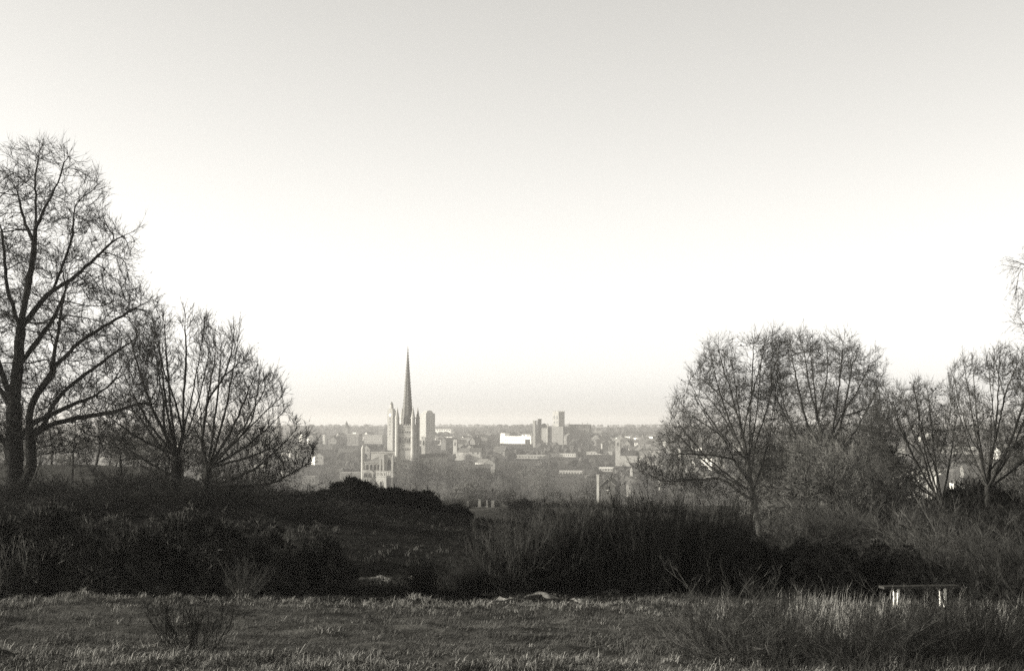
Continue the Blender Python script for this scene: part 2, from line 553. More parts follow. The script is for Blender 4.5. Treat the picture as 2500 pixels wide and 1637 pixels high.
# tall lime on the edge of the heath
lime_poly = [(80, 345), (150, 355), (180, 400), (222, 430), (240, 500), (250, 545), (300, 560), (322, 650), (330, 700), (372, 735), (398, 800),
             (390, 900), (400, 1000), (370, 1060), (300, 1100), (180, 1120), (60, 1090), (-80, 1120), (-200, 1060), (-260, 930), (-240, 800),
             (-190, 700), (-150, 600), (-90, 500), (-50, 420), (10, 360)]
lime_limbs = [
    ([(35, 1265), (32, 1150), (28, 1000), (33, 900), (40, 800), (55, 700), (70, 600), (72, 500), (66, 440), (74, 375)], (0, 0)),
    ([(34, 1220), (80, 1140), (78, 1060), (76, 1014), (95, 965), (141, 909), (166, 850)], (0, -.16)),
    ([(40, 800), (52, 785), (97, 715), (149, 685), (205, 630), (260, 573), (305, 553)], (0, .12)),
    ([(97, 715), (127, 655), (160, 573), (170, 505)], (1.0, -.25)),
    ([(78, 1060), (108, 1047), (138, 981), (184, 939), (230, 909), (295, 865), (350, 830)], (-.4, -.22)),
    ([(108, 1047), (131, 1034), (197, 1017), (279, 1004), (344, 981), (400, 990)], (-.6, .1)),
    ([(141, 909), (150, 880), (160, 804), (172, 715)], (-1.8, .0)),
    ([(141, 909), (208, 834), (283, 782), (354, 738)], (-1.8, .2)),
    ([(28, 1000), (10, 930), (-20, 840), (-30, 720), (-20, 620), (0, 520)], (0, -.2)),
    ([(28, 1000), (-30, 930), (-110, 850), (-170, 760)], (0, .25)),
    ([(32, 1100), (-40, 1030), (-140, 980), (-220, 930)], (0, -.2)),
    ([(33, 900), (60, 840), (90, 780), (105, 700)], (0, .6)),
    ([(40, 800), (20, 700), (30, 600), (20, 500)], (0, -.5)),
    ([(32, 1080), (60, 1030), (110, 1000), (180, 960)], (0, .8)),
    ([(70, 560), (100, 500), (140, 440), (155, 385)], (0, -.25)),
    ([(70, 600), (30, 520), (5, 450)], (0, .3)),
]
big_tree('lime_tree', 'tall bare lime tree with thick forked trunk, the highest tree in view', (35, 1265), 76, lime_poly, lime_limbs, 11,
         n=5200, step=0.36, kill=0.45, infl=4.0, tip=0.010, rmax=0.62, n_exp=2.15, wob=0.3, tw=(3, 0.85, 0.0095), tw2=(2, 0.5, 0.008), thick=0.06, rtw=2.6)

def fan(fork, tips, run=.25):
    out = []
    for k, (tx, ty) in enumerate(tips):
        fx, fy = fork
        mx, my = fx + (tx - fx) * .55, fy + (ty - fy) * .42
        out.append(([fork, (fx + (mx - fx) * .5, fy + (my - fy) * .45), (mx, my), (mx + (tx - mx) * .6, my + (ty - my) * .55), (tx, ty)], (0, run * (-1) ** k * (.4 + .3 * (k % 3)))))
    return out
ash_poly = [(425, 748), (455, 755), (480, 775), (515, 790), (530, 830), (556, 795), (592, 800), (590, 850), (618, 885), (600, 930), (638, 900), (668, 905),
            (690, 965), (690, 1010), (735, 1050), (770, 1100), (750, 1150), (700, 1185), (600, 1190), (500, 1150), (400, 1165), (300, 1130), (240, 1060),
            (260, 950), (300, 850), (345, 785), (400, 775)]
ash_limbs = [
    ([(429, 1262), (428, 1187), (429, 1122), (444, 1061), (444, 954), (449, 864), (444, 780)], (0, 0)),
    ([(444, 1080), (472, 1033), (498, 979), (480, 900), (462, 830)], (0, .3)),
    ([(444, 1061), (430, 980), (405, 900), (390, 820)], (0, -.3)),
    ([(422, 1133), (372, 1061), (336, 1008), (300, 972)], (0, -.15)),
    ([(429, 1122), (390, 1043), (385, 972), (365, 900), (350, 830)], (0, .25)),
    ([(429, 1165), (360, 1130), (300, 1095), (260, 1050)], (0, .2)),
]
maple_limbs = [
    ([(484, 1265), (501, 1187), (507, 1144), (490, 1080), (501, 979), (544, 918), (559, 864), (566, 805)], (0, 0)),
    ([(507, 1144), (580, 1072), (620, 1025), (634, 943), (642, 905)], (0, -.2)),
    ([(580, 1072), (640, 1010), (680, 970)], (-.5, .2)),
    ([(501, 1187), (560, 1169), (623, 1144), (695, 1079), (720, 1050)], (0, -.1)),
    ([(501, 1187), (580, 1185), (660, 1180), (750, 1126)], (0, .2)),
    ([(501, 979), (520, 900), (530, 850)], (0, -.3)),
    ([(544, 918), (580, 880), (600, 860)], (0, .3)),
    ([(490, 1080), (470, 1020), (460, 960)], (0, -.6)),
]
ash_limbs += fan((430, 1110), [(300, 930), (330, 850), (360, 800), (400, 775), (480, 790), (270, 1010), (500, 860)])
big_tree('ash_tree', 'bare tree with one pale straight trunk between the lime and its twin', (429, 1262), 70, [p for p in ash_poly if p[0] <= 515] + [(520, 900), (515, 1050), (500, 1150)], ash_limbs, 12,
         n=3000, step=0.28, kill=0.36, infl=3.0, tip=0.009, rmax=0.28, n_exp=2.2, wob=0.2, up=0.3, tup=.7, tw=(3, 0.6, 0.0085), tw2=(2, 0.33, 0.007), thick=0.045, rtw=2.6)
maple_limbs += fan((506, 1140), [(530, 840), (590, 810), (610, 890), (660, 920), (685, 1000), (735, 1060), (470, 900)])
big_tree('maple_tree', 'bare spreading tree with leaning trunk, branches reaching towards the cathedral', (484, 1265), 67,
         [(490, 790), (515, 800), (530, 835), (556, 795), (592, 800), (590, 850), (618, 885), (600, 930), (638, 900), (668, 905), (690, 965), (690, 1010), (735, 1050), (770, 1100), (750, 1150), (700, 1185), (600, 1195), (520, 1180), (470, 1120), (460, 1000), (470, 880)],
         maple_limbs, 13, n=3000, step=0.28, kill=0.36, infl=3.0, tip=0.009, rmax=0.21, n_exp=2.2, wob=0.2, up=0.3, tup=.7, tw=(3, 0.6, 0.0085), tw2=(2, 0.33, 0.007), thick=0.045, rtw=2.6)

# trees on the falling ground across the gap
r3_poly = [(1650, 965), (1700, 910), (1735, 850), (1765, 825), (1790, 850), (1830, 835), (1870, 835), (1905, 800), (1935, 850), (1920, 950), (1910, 1050), (1920, 1150),
           (1870, 1230), (1780, 1230), (1700, 1200), (1640, 1195), (1555, 1150), (1600, 1095), (1640, 1030)]
r3_limbs = [
    ([(1860, 1335), (1852, 1280), (1847, 1243), (1833, 1186), (1829, 1125), (1817, 1065), (1801, 1004), (1785, 943), (1764, 879), (1758, 834)], (0, 0)),
    ([(1833, 1175), (1849, 1085), (1874, 1024), (1894, 964), (1902, 863), (1906, 803)], (0, .2)),
    ([(1829, 1174), (1793, 1121), (1764, 1065), (1728, 1041), (1683, 1012), (1651, 976)], (0, -.2)),
    ([(1833, 1219), (1793, 1186), (1768, 1166), (1712, 1170), (1643, 1170)], (0, .2)),
    ([(1793, 1121), (1732, 1109), (1671, 1105), (1610, 1110)], (-1, -.2)),
    ([(1712, 1170), (1631, 1178), (1556, 1142)], (1, .0)),
    ([(1817, 1065), (1830, 980), (1850, 900), (1860, 840)], (0, -.35)),
    ([(1801, 1004), (1760, 960), (1720, 920), (1700, 905)], (0, .35)),
    ([(1829, 1125), (1800, 1060), (1770, 1000), (1730, 950)], (0, .5)),
]
r3_limbs += fan((1829, 1125), [(1690, 930), (1730, 860), (1800, 845), (1840, 830), (1875, 845), (1700, 980)]) + fan((1840, 1200), [(1660, 1060), (1890, 1000), (1920, 900), (1640, 1010)])
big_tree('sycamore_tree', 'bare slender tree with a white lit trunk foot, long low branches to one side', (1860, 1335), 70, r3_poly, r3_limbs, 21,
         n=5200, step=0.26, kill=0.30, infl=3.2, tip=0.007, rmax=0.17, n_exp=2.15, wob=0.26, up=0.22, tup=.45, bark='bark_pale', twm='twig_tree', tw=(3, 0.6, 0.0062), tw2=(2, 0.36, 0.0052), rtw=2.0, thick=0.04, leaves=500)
r4_poly = [(1900, 840), (1960, 815), (2000, 820), (2060, 822), (2100, 850), (2150, 862), (2165, 950), (2200, 1000), (2200, 1080), (2160, 1170), (2050, 1220), (1950, 1220), (1880, 1180), (1860, 1050), (1870, 950)]
r4_limbs = [
    ([(2010, 1340), (2015, 1200), (2020, 1100), (2000, 1020), (1980, 940), (1970, 860)], (0, 0)),
    ([(2020, 1100), (2050, 1020), (2090, 960), (2120, 890)], (0, -.2)),
    ([(2000, 1020), (2030, 930), (2040, 850)], (0, .3)),
    ([(2015, 1180), (1960, 1080), (1930, 1000), (1910, 900)], (0, .2)),
    ([(2050, 1020), (2120, 1000), (2180, 980)], (0, .2)),
    ([(2015, 1180), (2090, 1110), (2160, 1070)], (0, -.3)),
]
r4_limbs += fan((2017, 1150), [(1900, 960), (1925, 850), (2000, 830), (2060, 830), (2105, 860), (2150, 900), (2190, 1010), (1880, 1050)])
big_tree('plane_tree', 'broad bare tree with a dense rounded crown behind the slender sycamore', (2010, 1340), 105, r4_poly, r4_limbs, 22,
         n=6000, step=0.36, kill=0.40, infl=4, tip=0.009, rmax=0.27, n_exp=2.15, wob=0.45, up=0.12, twm='twig_tree', tw=(3, 0.8, 0.009), tw2=(2, 0.5, 0.0075), rtw=2.2, thick=0.06, leaves=700)
r5_poly = [(2120, 1000), (2160, 950), (2200, 930), (2225, 960), (2250, 930), (2280, 945), (2310, 910), (2340, 960), (2350, 1060), (2350, 1130), (2260, 1190), (2160, 1160), (2110, 1090)]
r5_limbs = [
    ([(2312, 1300), (2300, 1242), (2279, 1186), (2267, 1146), (2260, 1114), (2236, 1064), (2215, 990), (2200, 940)], (0, 0)),
    ([(2300, 1242), (2300, 1191), (2291, 1130), (2275, 1087), (2265, 1020), (2255, 940)], (0, .2)),
    ([(2267, 1146), (2220, 1110), (2170, 1100), (2125, 1090)], (0, -.2)),
    ([(2291, 1130), (2310, 1060), (2320, 990), (2312, 920)], (0, -.2)),
    ([(2260, 1114), (2210, 1060), (2160, 1010), (2140, 970)], (0, .3)),
]
r5_limbs += fan((2300, 1225), [(2130, 1010), (2165, 955), (2185, 935), (2230, 950), (2285, 940), (2330, 950), (2345, 1010), (2120, 1060)])
big_tree('hawthorn_tree', 'bare tree of thin forking stems beside the striped white warehouse', (2312, 1300), 66, r5_poly, r5_limbs, 23,
         n=3600, step=0.23, kill=0.26, infl=3, tip=0.0065, rmax=0.13, n_exp=2.05, wob=0.2, up=0.2, twm='twig_tree', tw=(3, 0.46, 0.006), tw2=(2, 0.3, 0.005), tup=.5, thick=0.035, leaves=250)
r6_poly = [(2330, 905), (2370, 870), (2395, 862), (2420, 890), (2450, 850), (2500, 865), (2560, 900), (2610, 1000), (2590, 1120), (2450, 1160), (2360, 1140), (2325, 1050)]
r6_limbs = [
    ([(2405, 1290), (2415, 1200), (2415, 1134), (2436, 1065), (2460, 964), (2492, 890)], (0, 0)),
    ([(2415, 1134), (2380, 1070), (2360, 1000), (2350, 920)], (0, .2)),
    ([(2436, 1065), (2420, 980), (2405, 900), (2395, 868)], (0, -.3)),
    ([(2415, 1150), (2480, 1090), (2550, 1040)], (0, .2)),
    ([(2460, 964), (2450, 900), (2452, 855)], (0, .4)),
]
r6_limbs += fan((2413, 1190), [(2335, 920), (2365, 880), (2385, 870), (2425, 895), (2470, 860), (2510, 880), (2550, 930), (2590, 1000), (2330, 1010)])
big_tree('hawthorn_tree', 'bare tree with a spread of upright stems at the frame edge under hanging birch twigs', (2405, 1290), 60, r6_poly, r6_limbs, 24,
         n=3600, step=0.23, kill=0.26, infl=3, tip=0.0065, rmax=0.14, n_exp=2.05, wob=0.2, up=0.2, twm='twig_tree', tw=(3, 0.46, 0.006), tw2=(2, 0.3, 0.005), tup=.5, thick=0.035, leaves=250)
r7_poly = [(2640, 520), (2720, 600), (2790, 750), (2800, 900), (2740, 1050), (2600, 1080), (2540, 980), (2500, 880), (2500, 780), (2480, 700), (2490, 640), (2560, 580)]
r7_limbs = [
    ([(2680, 1330), (2670, 1150), (2660, 950), (2650, 750), (2640, 560)], (0, 0)),
    ([(2665, 950), (2610, 850), (2550, 790), (2505, 790)], (0, .1)),
    ([(2655, 800), (2590, 700), (2530, 650), (2485, 640)], (0, -.1)),
    ([(2660, 900), (2720, 800), (2760, 720)], (0, .2)),
]
big_tree('birch_tree', 'drooping birch twigs hanging in from the frame edge above the other trees', (2680, 1330), 58, r7_poly, r7_limbs, 25,
         n=700, step=0.28, kill=0.45, infl=3, tip=0.008, rmax=0.16, n_exp=2.2, wob=0.2, up=-0.15, bark='bark_pale', twm='twig_tree', tw=(3, 0.8, 0.006), tw2=(2, 0.35, 0.005), thick=0.04, droop=0.55)

# ------------------------------------------------------------------ shrubs
def gorse_mesh(seed, lumps, dens=700, size=0.13, wide=0.02, core=True):
    rg = np.random.default_rng(seed)
    parts = []
    C = np.array([l[:3] for l in lumps]); S = np.array([l[3:6] for l in lumps])
    for c, s in zip(C, S):
        n = int(dens * 4 * math.pi * ((s[0] * s[1]) ** 1.6 + (s[0] * s[2]) ** 1.6 + (s[1] * s[2]) ** 1.6) ** (1 / 1.6) / 3 ** (1 / 1.6))
        d = unit(rg.normal(0, 1, (n, 3)))
        d = d[d[:, 2] > -0.55]
        f = 1 + 0.13 * np.sin(d[:, 0] * 5 + c[0] * 9) * np.sin(d[:, 1] * 6 + c[1] * 5) + 0.1 * np.sin(d[:, 2] * 9 + d[:, 0] * 7)
        f = f * (1 - np.abs(rg.normal(0, 0.13, len(d)))) * (1 + (rg.random(len(d)) < .12) * rg.uniform(0, .24, len(d)))
        P = c + d * s * f[:, None]
        inside = np.zeros(len(P), bool)
        for c2, s2 in zip(C, S):
            if c2 is c: continue
            inside |= (((P - c2) / s2) ** 2).sum(1) < 0.5
        inside |= P[:, 2] < 0.02
        P, d = P[~inside], d[~inside]
        nrm = unit(d / s)
        for k in range(3):
            dr = unit(nrm * 0.7 + np.array([0, 0, 0.35]) + rg.normal(0, 0.55, nrm.shape))
            side = unit(np.cross(dr, rg.normal(0, 1, nrm.shape)))
            L = size * rg.uniform(0.5, 1.5, (len(P), 1)); w = wide * rg.uniform(0.6, 1.3, (len(P), 1))
            a = P - dr * L * 0.35
            V = np.stack([a - side * w, a + side * w, P + dr * L], axis=1).reshape(-1, 3)
            parts.append((V, np.arange(len(P) * 3).reshape(-1, 3)))
    V, Fs = joinparts(parts)
    return mesh('foliage', V, Fs)

def core_mesh(seed, lumps, k=0.78):  # unseen solid core added inside each bush to block light
    mb = MB()
    for l in lumps:
        c = np.array(l[:3]); s = np.array(l[3:6]) * k
        nu, nv = 12, 7
        th = np.arange(nu) * 2 * math.pi / nu
        ph = np.linspace(-0.95, 1.35, nv)
        V = []
        for p in ph:
            for t in th:
                d = np.array([math.cos(p) * math.cos(t), math.cos(p) * math.sin(t), math.sin(p)])
                f = 1 + 0.12 * math.sin(d[0] * 5 + c[0] * 9) * math.sin(d[1] * 6 + c[1] * 5)
                V.append(c + d * s * f)
        Q = [(i * nu + j, i * nu + (j + 1) % nu, (i + 1) * nu + (j + 1) % nu, (i + 1) * nu + j) for i in range(nv - 1) for j in range(nu)]
        V.append(c + np.array([0, 0, s[2]])); T = [((nv - 1) * nu + j, (nv - 1) * nu + (j + 1) % nu, len(V) - 1) for j in range(nu)]
        mb.add(V, Q, T)
    return mb.mesh('light_block_core', True)

def bush(name, label, px, py, Y, sx, sh, meshes, group=None, rz=0.0, cat='bush', sy=None):
    """Stands a bush so that its foot falls at (px, py) or on the ground at depth Y."""
    p = at(px, py, Y)
    root = empty(name, (p.x, Y, hz(p.x, Y) - 0.05), rz)
    root.scale = (sx, sy or sx, sh)
    for nm, me, mt in meshes:
        link(nm, me, MATS[mt] if isinstance(mt, str) else mt, root)
    return tag(root, label, cat, group)

def lumps(seed, n, w, h):
    rg = np.random.default_rng(seed); out = []
    for i in range(n):
        x = (i + .5) / n * 2 * w - w + rg.normal(0, w * .08)
        hh = h * (1 - 0.45 * (x / w) ** 2) * rg.uniform(0.75, 1.08)
        s = w / n * rg.uniform(1.2, 1.7)
        out.append((x, rg.normal(0, w * .15), hh * 0.45, s, s * rg.uniform(.8, 1.1), hh * 0.55))
    for i in range(n):
        x = rg.uniform(-w * .8, w * .8); hh = h * (1 - .5 * (x / w) ** 2) * rg.uniform(.7, 1.0); s = w * rg.uniform(.14, .26)
        out.append((x, rg.normal(-w * .1, w * .2), hh - s * .7, s, s, s * .9))
    return out
LG = [lumps(31, 4, 1.5, 1.9), lumps(32, 3, 1.2, 1.7), lumps(33, 5, 1.7, 1.8), lumps(34, 2, 0.9, 1.3)]
GM = [(gorse_mesh(40 + i, L), core_mesh(50 + i, L)) for i, L in enumerate(LG)]
def gset(i, m='gorse'):
    return [('foliage', GM[i][0], MATS[m]), ('light_block_core', GM[i][1], MATS[m])]
# evergreen copies need their own material on a mesh copy
def dome(seed, w, h):
    rg = np.random.default_rng(seed)
    out = [(0, 0, h * .35, w * .95, w * .8, h * .62)]
    for i in range(13):
        a = i * .9 + rg.normal(0, .2); r = w * rg.uniform(.35, .75)
        s = w * rg.uniform(.18, .4)
        out.append((r * math.cos(a), r * math.sin(a) * .8, h * rg.uniform(.4, .66), s, s, s * rg.uniform(.6, .8)))
    return out
GE = []
for i, (w, h) in enumerate([(1.5, 1.7), (1.2, 1.5), (1.7, 1.7), (.95, 1.15)]):
    L = dome(35 + i, w, h)
    GE.append((gorse_mesh(45 + i, L, dens=600), core_mesh(55 + i, L, .85)))
def eset(i): return [('foliage', GE[i][0], MATS['evergreen']), ('light_block_core', GE[i][1], MATS['evergreen'])]

def stems_mesh(seed, n, h, spread, rad, shoots=6, lean=0.12, curve=0.12, base_r=0.35, sl=0.5):
    rg = np.random.default_rng(seed); parts = []
    a = rg.uniform(0, 2 * math.pi, n); r = base_r * np.sqrt(rg.random(n))
    P = np.c_[r * np.cos(a), r * np.sin(a), np.full(n, -0.05)]
    d = unit(np.c_[np.cos(a) * spread * rg.random(n) + rg.normal(0, lean, n), np.sin(a) * spread * rg.random(n) + rg.normal(0, lean, n), np.ones(n)])
    L = h * rg.uniform(0.4, 1.0, n) * np.where(rg.random(n) < .08, 1.25, 1.0) / 4
    rad = rad * 1.0
    pts, ds = [], []
    for k in range(4):
        Q = P + d * L[:, None]
        parts.append(tubes(P, Q, np.full(n, rad * (1 - k * .2)), np.full(n, rad * (1 - (k + 1) * .2)), 3))
        if k >= 1:
            pts.append(P); ds.append(d); pts.append(P + (Q - P) * .5); ds.append(d)
        P = Q
        d = unit(d + rg.normal(0, curve, (n, 3)) + np.array([0, 0, 0.05]))
    pts.append(P); ds.append(d)
    es, mp, md = twigs(np.vstack(pts), np.vstack(ds), rg, max(1, shoots // 3), sl, rad * .55, segs=1, up=0.5, spread=0.6)
    for e in es: parts.append(cones(e[0], e[1], e[2]))
    es, mp, md = twigs(mp, md, rg, 2, sl * .5, rad * .45, segs=1, up=0.4, spread=0.7)
    for e in es: parts.append(cones(e[0], e[1], e[2]))
    return mesh('stems', *joinparts(parts))
BR = [stems_mesh(60 + i, 150, 2.3, [.34, .5, .42][i], [0.010, 0.012, 0.009][i], shoots=9, lean=[.12, .22, .16][i], curve=[.14, .26, .2][i], sl=[.5, .4, .6][i]) for i in range(3)]
SC = [stems_mesh(70 + i, 100, 2.1, 0.7, 0.011, shoots=9, lean=0.35, curve=0.55, base_r=0.7, sl=0.5) for i in range(3)]
SCP = [m.copy() for m in SC]
BRP = [stems_mesh(66 + i, 40, 2.2, .6, .009, shoots=7, lean=.2, curve=.22, base_r=.3, sl=.5) for i in range(3)]
SAP = stems_mesh(80, 46, 1.5, 0.62, 0.005, shoots=6, base_r=0.38, sl=0.34)
SCF = [stems_mesh(84 + i, 70, 2.1, 0.8, 0.009, shoots=9, lean=0.35, curve=0.5, base_r=0.9, sl=0.5) for i in range(3)]

# black gorse bank in front of the tall trees
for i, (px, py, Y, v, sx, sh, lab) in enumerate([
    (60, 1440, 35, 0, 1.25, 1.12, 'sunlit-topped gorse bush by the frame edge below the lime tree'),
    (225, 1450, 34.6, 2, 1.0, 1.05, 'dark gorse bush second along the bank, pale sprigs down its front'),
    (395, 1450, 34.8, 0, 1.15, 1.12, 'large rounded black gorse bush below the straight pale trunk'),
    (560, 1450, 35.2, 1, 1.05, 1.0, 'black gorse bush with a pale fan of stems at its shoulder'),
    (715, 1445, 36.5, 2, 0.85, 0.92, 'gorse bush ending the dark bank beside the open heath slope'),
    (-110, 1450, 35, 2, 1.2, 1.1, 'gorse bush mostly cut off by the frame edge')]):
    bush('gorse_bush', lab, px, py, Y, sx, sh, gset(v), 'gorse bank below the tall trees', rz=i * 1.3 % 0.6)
for i, (px, Y, s) in enumerate([(100, 42, 1.0), (330, 43, .95), (640, 44, .8), (-60, 44, 1.1)]):
    bush('gorse_bush', ['low scrubby gorse behind the bank just right of the lime trunk', 'low scrubby gorse behind the bank left of the straight pale trunk', 'low scrubby gorse behind the bank right of the leaning trunk', 'low scrubby gorse behind the bank beyond the frame edge'][i], px, 1400, Y, s * 1.2, s * .95, gset((i + 1) % 3), 'gorse behind the bank', rz=i)

for i, (px, Y, s, lab) in enumerate([
    (597, 33.6, .50, 'pale fan of bare stems low in the black gorse bank'),
    (690, 37.5, .66, 'pale dry stems standing up behind the gorse bank end'),
    (745, 37.8, .58, 'last pale dry stems before the open heath slope'),
    (275, 35.2, .92, 'thin pale stems rising through the second gorse'),
    (12, 34.2, .72, 'pale twiggy growth at the frame edge of the gorse')]):
    bush('dry_shrub', lab, px, 1450, Y, s * 1.1, s, [('stems', BRP[i % 3], MATS['twig_dry'])], 'pale dry stems in the gorse bank', rz=i * 1.9, cat='shrub')
# evergreen bushes along the brow
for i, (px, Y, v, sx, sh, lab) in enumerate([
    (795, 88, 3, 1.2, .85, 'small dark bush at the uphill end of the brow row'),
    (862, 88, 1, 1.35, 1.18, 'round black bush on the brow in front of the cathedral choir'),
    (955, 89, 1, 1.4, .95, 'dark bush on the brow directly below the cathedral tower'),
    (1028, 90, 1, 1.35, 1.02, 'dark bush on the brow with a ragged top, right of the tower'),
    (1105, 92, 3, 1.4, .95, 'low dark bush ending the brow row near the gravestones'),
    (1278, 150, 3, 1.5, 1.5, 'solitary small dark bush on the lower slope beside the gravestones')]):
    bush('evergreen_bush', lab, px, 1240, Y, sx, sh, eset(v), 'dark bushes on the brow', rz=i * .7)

# broom thicket
for i, (px, Y, s, lab) in enumerate([
    (1195, 39, .62, 'thin wispy broom clump at the open end of the thicket'),
    (1255, 38, .84, 'wispy broom clump standing above the sandy bank'),
    (1320, 40, .70, 'pale stemmed broom clump behind the sandy bank'),
    (1385, 38.5, .88, 'dark broom clump between the pale stems and the tall thicket'),
    (1450, 39, 1.06, 'tallest broom clump, below the white chimney'),
    (1520, 40, .94, 'tall dark broom clump in the middle of the thicket'),
    (1585, 38.5, 1.02, 'tall broom clump with brushy even top'),
    (1650, 40, .78, 'broom clump with a pale grassy patch at its side'),
    (1715, 39, .98, 'dark broom clump next to the lit trunk foot'),
    (1775, 40.5, .88, 'broom clump ending the thicket in front of the sycamore'),
    (1030, 39, .42, 'small pale broom sprout at the foot of the heath slope'),
    (1150, 37.5, .45, 'small twiggy broom by the pit in the grass')]):
    bush('broom_clump', lab, px, 1450, Y - 2.2, s * 1.15, s, [('stems', BR[i % 3], MATS['broom'])], 'broom thicket', rz=i * 1.1, cat='shrub')
for i, (px, Y, v, sx, sh, lab) in enumerate([  # those inside the broom are added dark cores for its inner shade
    (1440, 40.5, 1, .75, .72, 'gorse-shaped dark core added for the shade among the broom stems below the chimney'),
    (1560, 40.5, 0, .75, .8, 'gorse-shaped dark core added for the shade in the middle of the broom thicket'),
    (1670, 41, 2, .7, .85, 'gorse-shaped dark core added for the shade in the broom next to the lit trunk foot'),
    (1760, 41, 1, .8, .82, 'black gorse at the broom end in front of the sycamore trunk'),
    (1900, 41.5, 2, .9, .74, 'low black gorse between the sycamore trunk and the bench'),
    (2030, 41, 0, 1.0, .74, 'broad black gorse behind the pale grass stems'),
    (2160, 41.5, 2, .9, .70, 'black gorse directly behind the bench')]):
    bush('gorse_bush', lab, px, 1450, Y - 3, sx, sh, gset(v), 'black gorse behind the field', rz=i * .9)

# scrub on the right
for i, (px, Y, s, m, lab) in enumerate([
    (1990, 54, 1.15, 'p', 'pale bramble scrub heaped above the black gorse'),
    (2060, 56, 1.2, 'p', 'pale tangled scrub under the broad rounded tree'),
    (2200, 52, 1.2, 'd', 'tangled scrub below the thin forking tree'),
    (2290, 48, 1.15, 'p', 'twiggy scrub above the end of the bench'),
    (2380, 46, 1.25, 'd', 'dense scrub heap behind the bench towards the frame edge'),
    (2460, 44, 1.3, 'p', 'pale scrub heap cut by the frame edge'),
    (2350, 39, 1.0, 'p', 'pale bramble tangle just beyond the bench'),
    (2470, 36, 1.05, 'd', 'dark bramble tangle at the frame edge near the bench'),
    (1985, 63, 1.1, 'd', 'scrub just right of the lit sycamore trunk')]):
    bush('scrub_bush', lab, px, 1400, Y, s * 1.3, s, [('stems', SCP[i % 3] if m == 'p' else SC[i % 3], MATS['twig_pale' if m == 'p' else 'twig_mid'])], 'scrub on the falling ground', rz=i * 1.7, cat='bush')
for i, (px, Y, v, sx, sh, lab) in enumerate([
    (2120, 58, 1, 1.2, 1.35, 'black evergreen bush inside the pale scrub'),
    (2200, 60, 3, 1.3, 1.4, 'smaller black evergreen bush below the striped warehouse'),
    (2380, 62, 2, 1.5, 1.9, 'big dark evergreen mass beside the warehouse'),
    (2480, 50, 0, 1.2, 1.2, 'dark evergreen mass at the frame edge behind the scrub')]):
    bush('evergreen_bush', lab, px, 1300, Y, sx, sh, eset(v), 'evergreens in the scrub', rz=i * .7)
for i in range(16):
    px = -30 + i * 52 + (i * 37 % 23); Y = 58 + (i * 29 % 48)
    bush('scrub_bush', 'dark bare scrub on the heath behind the gorse bank and tall trunks', px, 1300, Y, 1.7 + (i % 3) * .3, .55 + .25 * (i % 4) * (px < 560), [('stems', SC[i % 3], MATS['twig_mid'])], 'scrub under the tall trees', rz=i * 1.3, cat='bush')
for i in range(20):
    px = 1070 + i * 29 + (i * 41 % 19); Y = 140 + (i * 37 % 74)
    if 1120 < px < 1262 and Y < 182: Y = 205
    bush('scrub_bush', 'low bare scrub on the lower slope around the gravestones', px, 1240, Y, 1.6 + (i % 3) * .5, .45 + .2 * (i % 3), [('stems', SCP[i % 3], MATS['twig_pale'])], 'scrub around the gravestones', rz=i * 1.9, cat='bush')
# shrubs in the field
bush('sapling_clump', 'bare twiggy sapling clump alone in the near grass', 475, 1600, 20.6, 1.0, .72, [('stems', SAP, MATS['twig'])], None, cat='shrub')
for i, (px, Y, s, lab) in enumerate([
    (1790, 21, .62, 'dark twiggy shrub at the near end of the lit grass'),
    (1870, 23, .55, 'twiggy shrub beside the pale grass stems'),
    (2080, 20.5, .50, 'low dark shrub in the near corner below the bench'),
    (2230, 21.5, .52, 'low tangled shrub in front of the bench'),
    (2370, 21, .60, 'tangled shrub in the near corner right of the bench'),
    (2480, 22, .66, 'shrub cut by the frame edge in the near corner'),
    (2160, 25, .46, 'small shrub at the foot of the bench'),
    (2320, 27, .46, 'brushy shrub hiding the far bench leg')]):
    bush('twiggy_shrub', lab, px, 1600, Y, s * 1.2, s * 1.1, [('stems', SCF[i % 3], MATS['twig_pale'])], 'twiggy shrubs in the near corner', rz=i * 2.1, cat='shrub')

# ------------------------------------------------------------------ grass, heather
def blades(P, n_per, h, w, lean, rg, segs=2):
    n = len(P) * n_per
    P = np.repeat(P, n_per, axis=0); h = np.repeat(h, n_per)
    a = rg.uniform(0, 2 * math.pi, n)
    P = P + np.c_[rg.normal(0, .05, n), rg.normal(0, .05, n), np.full(n, -0.02)]
    H = h * rg.uniform(.5, 1.2, n)
    ln = lean * rg.uniform(.2, 1.2, n)
    dx, dy = np.cos(a) * ln + 0.12, np.sin(a) * ln
    sa = a + math.pi / 2 + rg.normal(0, .5, n)
    sx, sy = np.cos(sa) * w, np.sin(sa) * w
    b0 = P + np.c_[-sx, -sy, np.zeros(n)]; b1 = P + np.c_[sx, sy, np.zeros(n)]
    m = P + np.c_[dx * H * .35, dy * H * .35, H * .6]
    m0 = m + np.c_[-sx, -sy, np.zeros(n)] * .7; m1 = m + np.c_[sx, sy, np.zeros(n)] * .7
    t = P + np.c_[dx * H, dy * H, H * (1 - .3 * ln)]
    V = np.stack([b0, b1, m1, m0, t], axis=1).reshape(-1, 3)
    k = np.arange(n)[:, None] * 5
    return V, k + np.array([[0, 1, 2, 3]]), k + np.array([[3, 2, 4]])
def grass_obj(name, P, n_per, h, w, lean, m, label, rg):
    V, q, t = blades(P, n_per, h, w, lean, rg)
    o = link(name, mesh(name, V, [q, t]), MATS[m])
    return tag(o, label, 'grass', None, 'stuff')
rg = np.random.default_rng(90)
n = 36000
y = rg.uniform(15.5, 36.5, n); x = rg.uniform(-0.40, 0.40, n) * (y + 2)
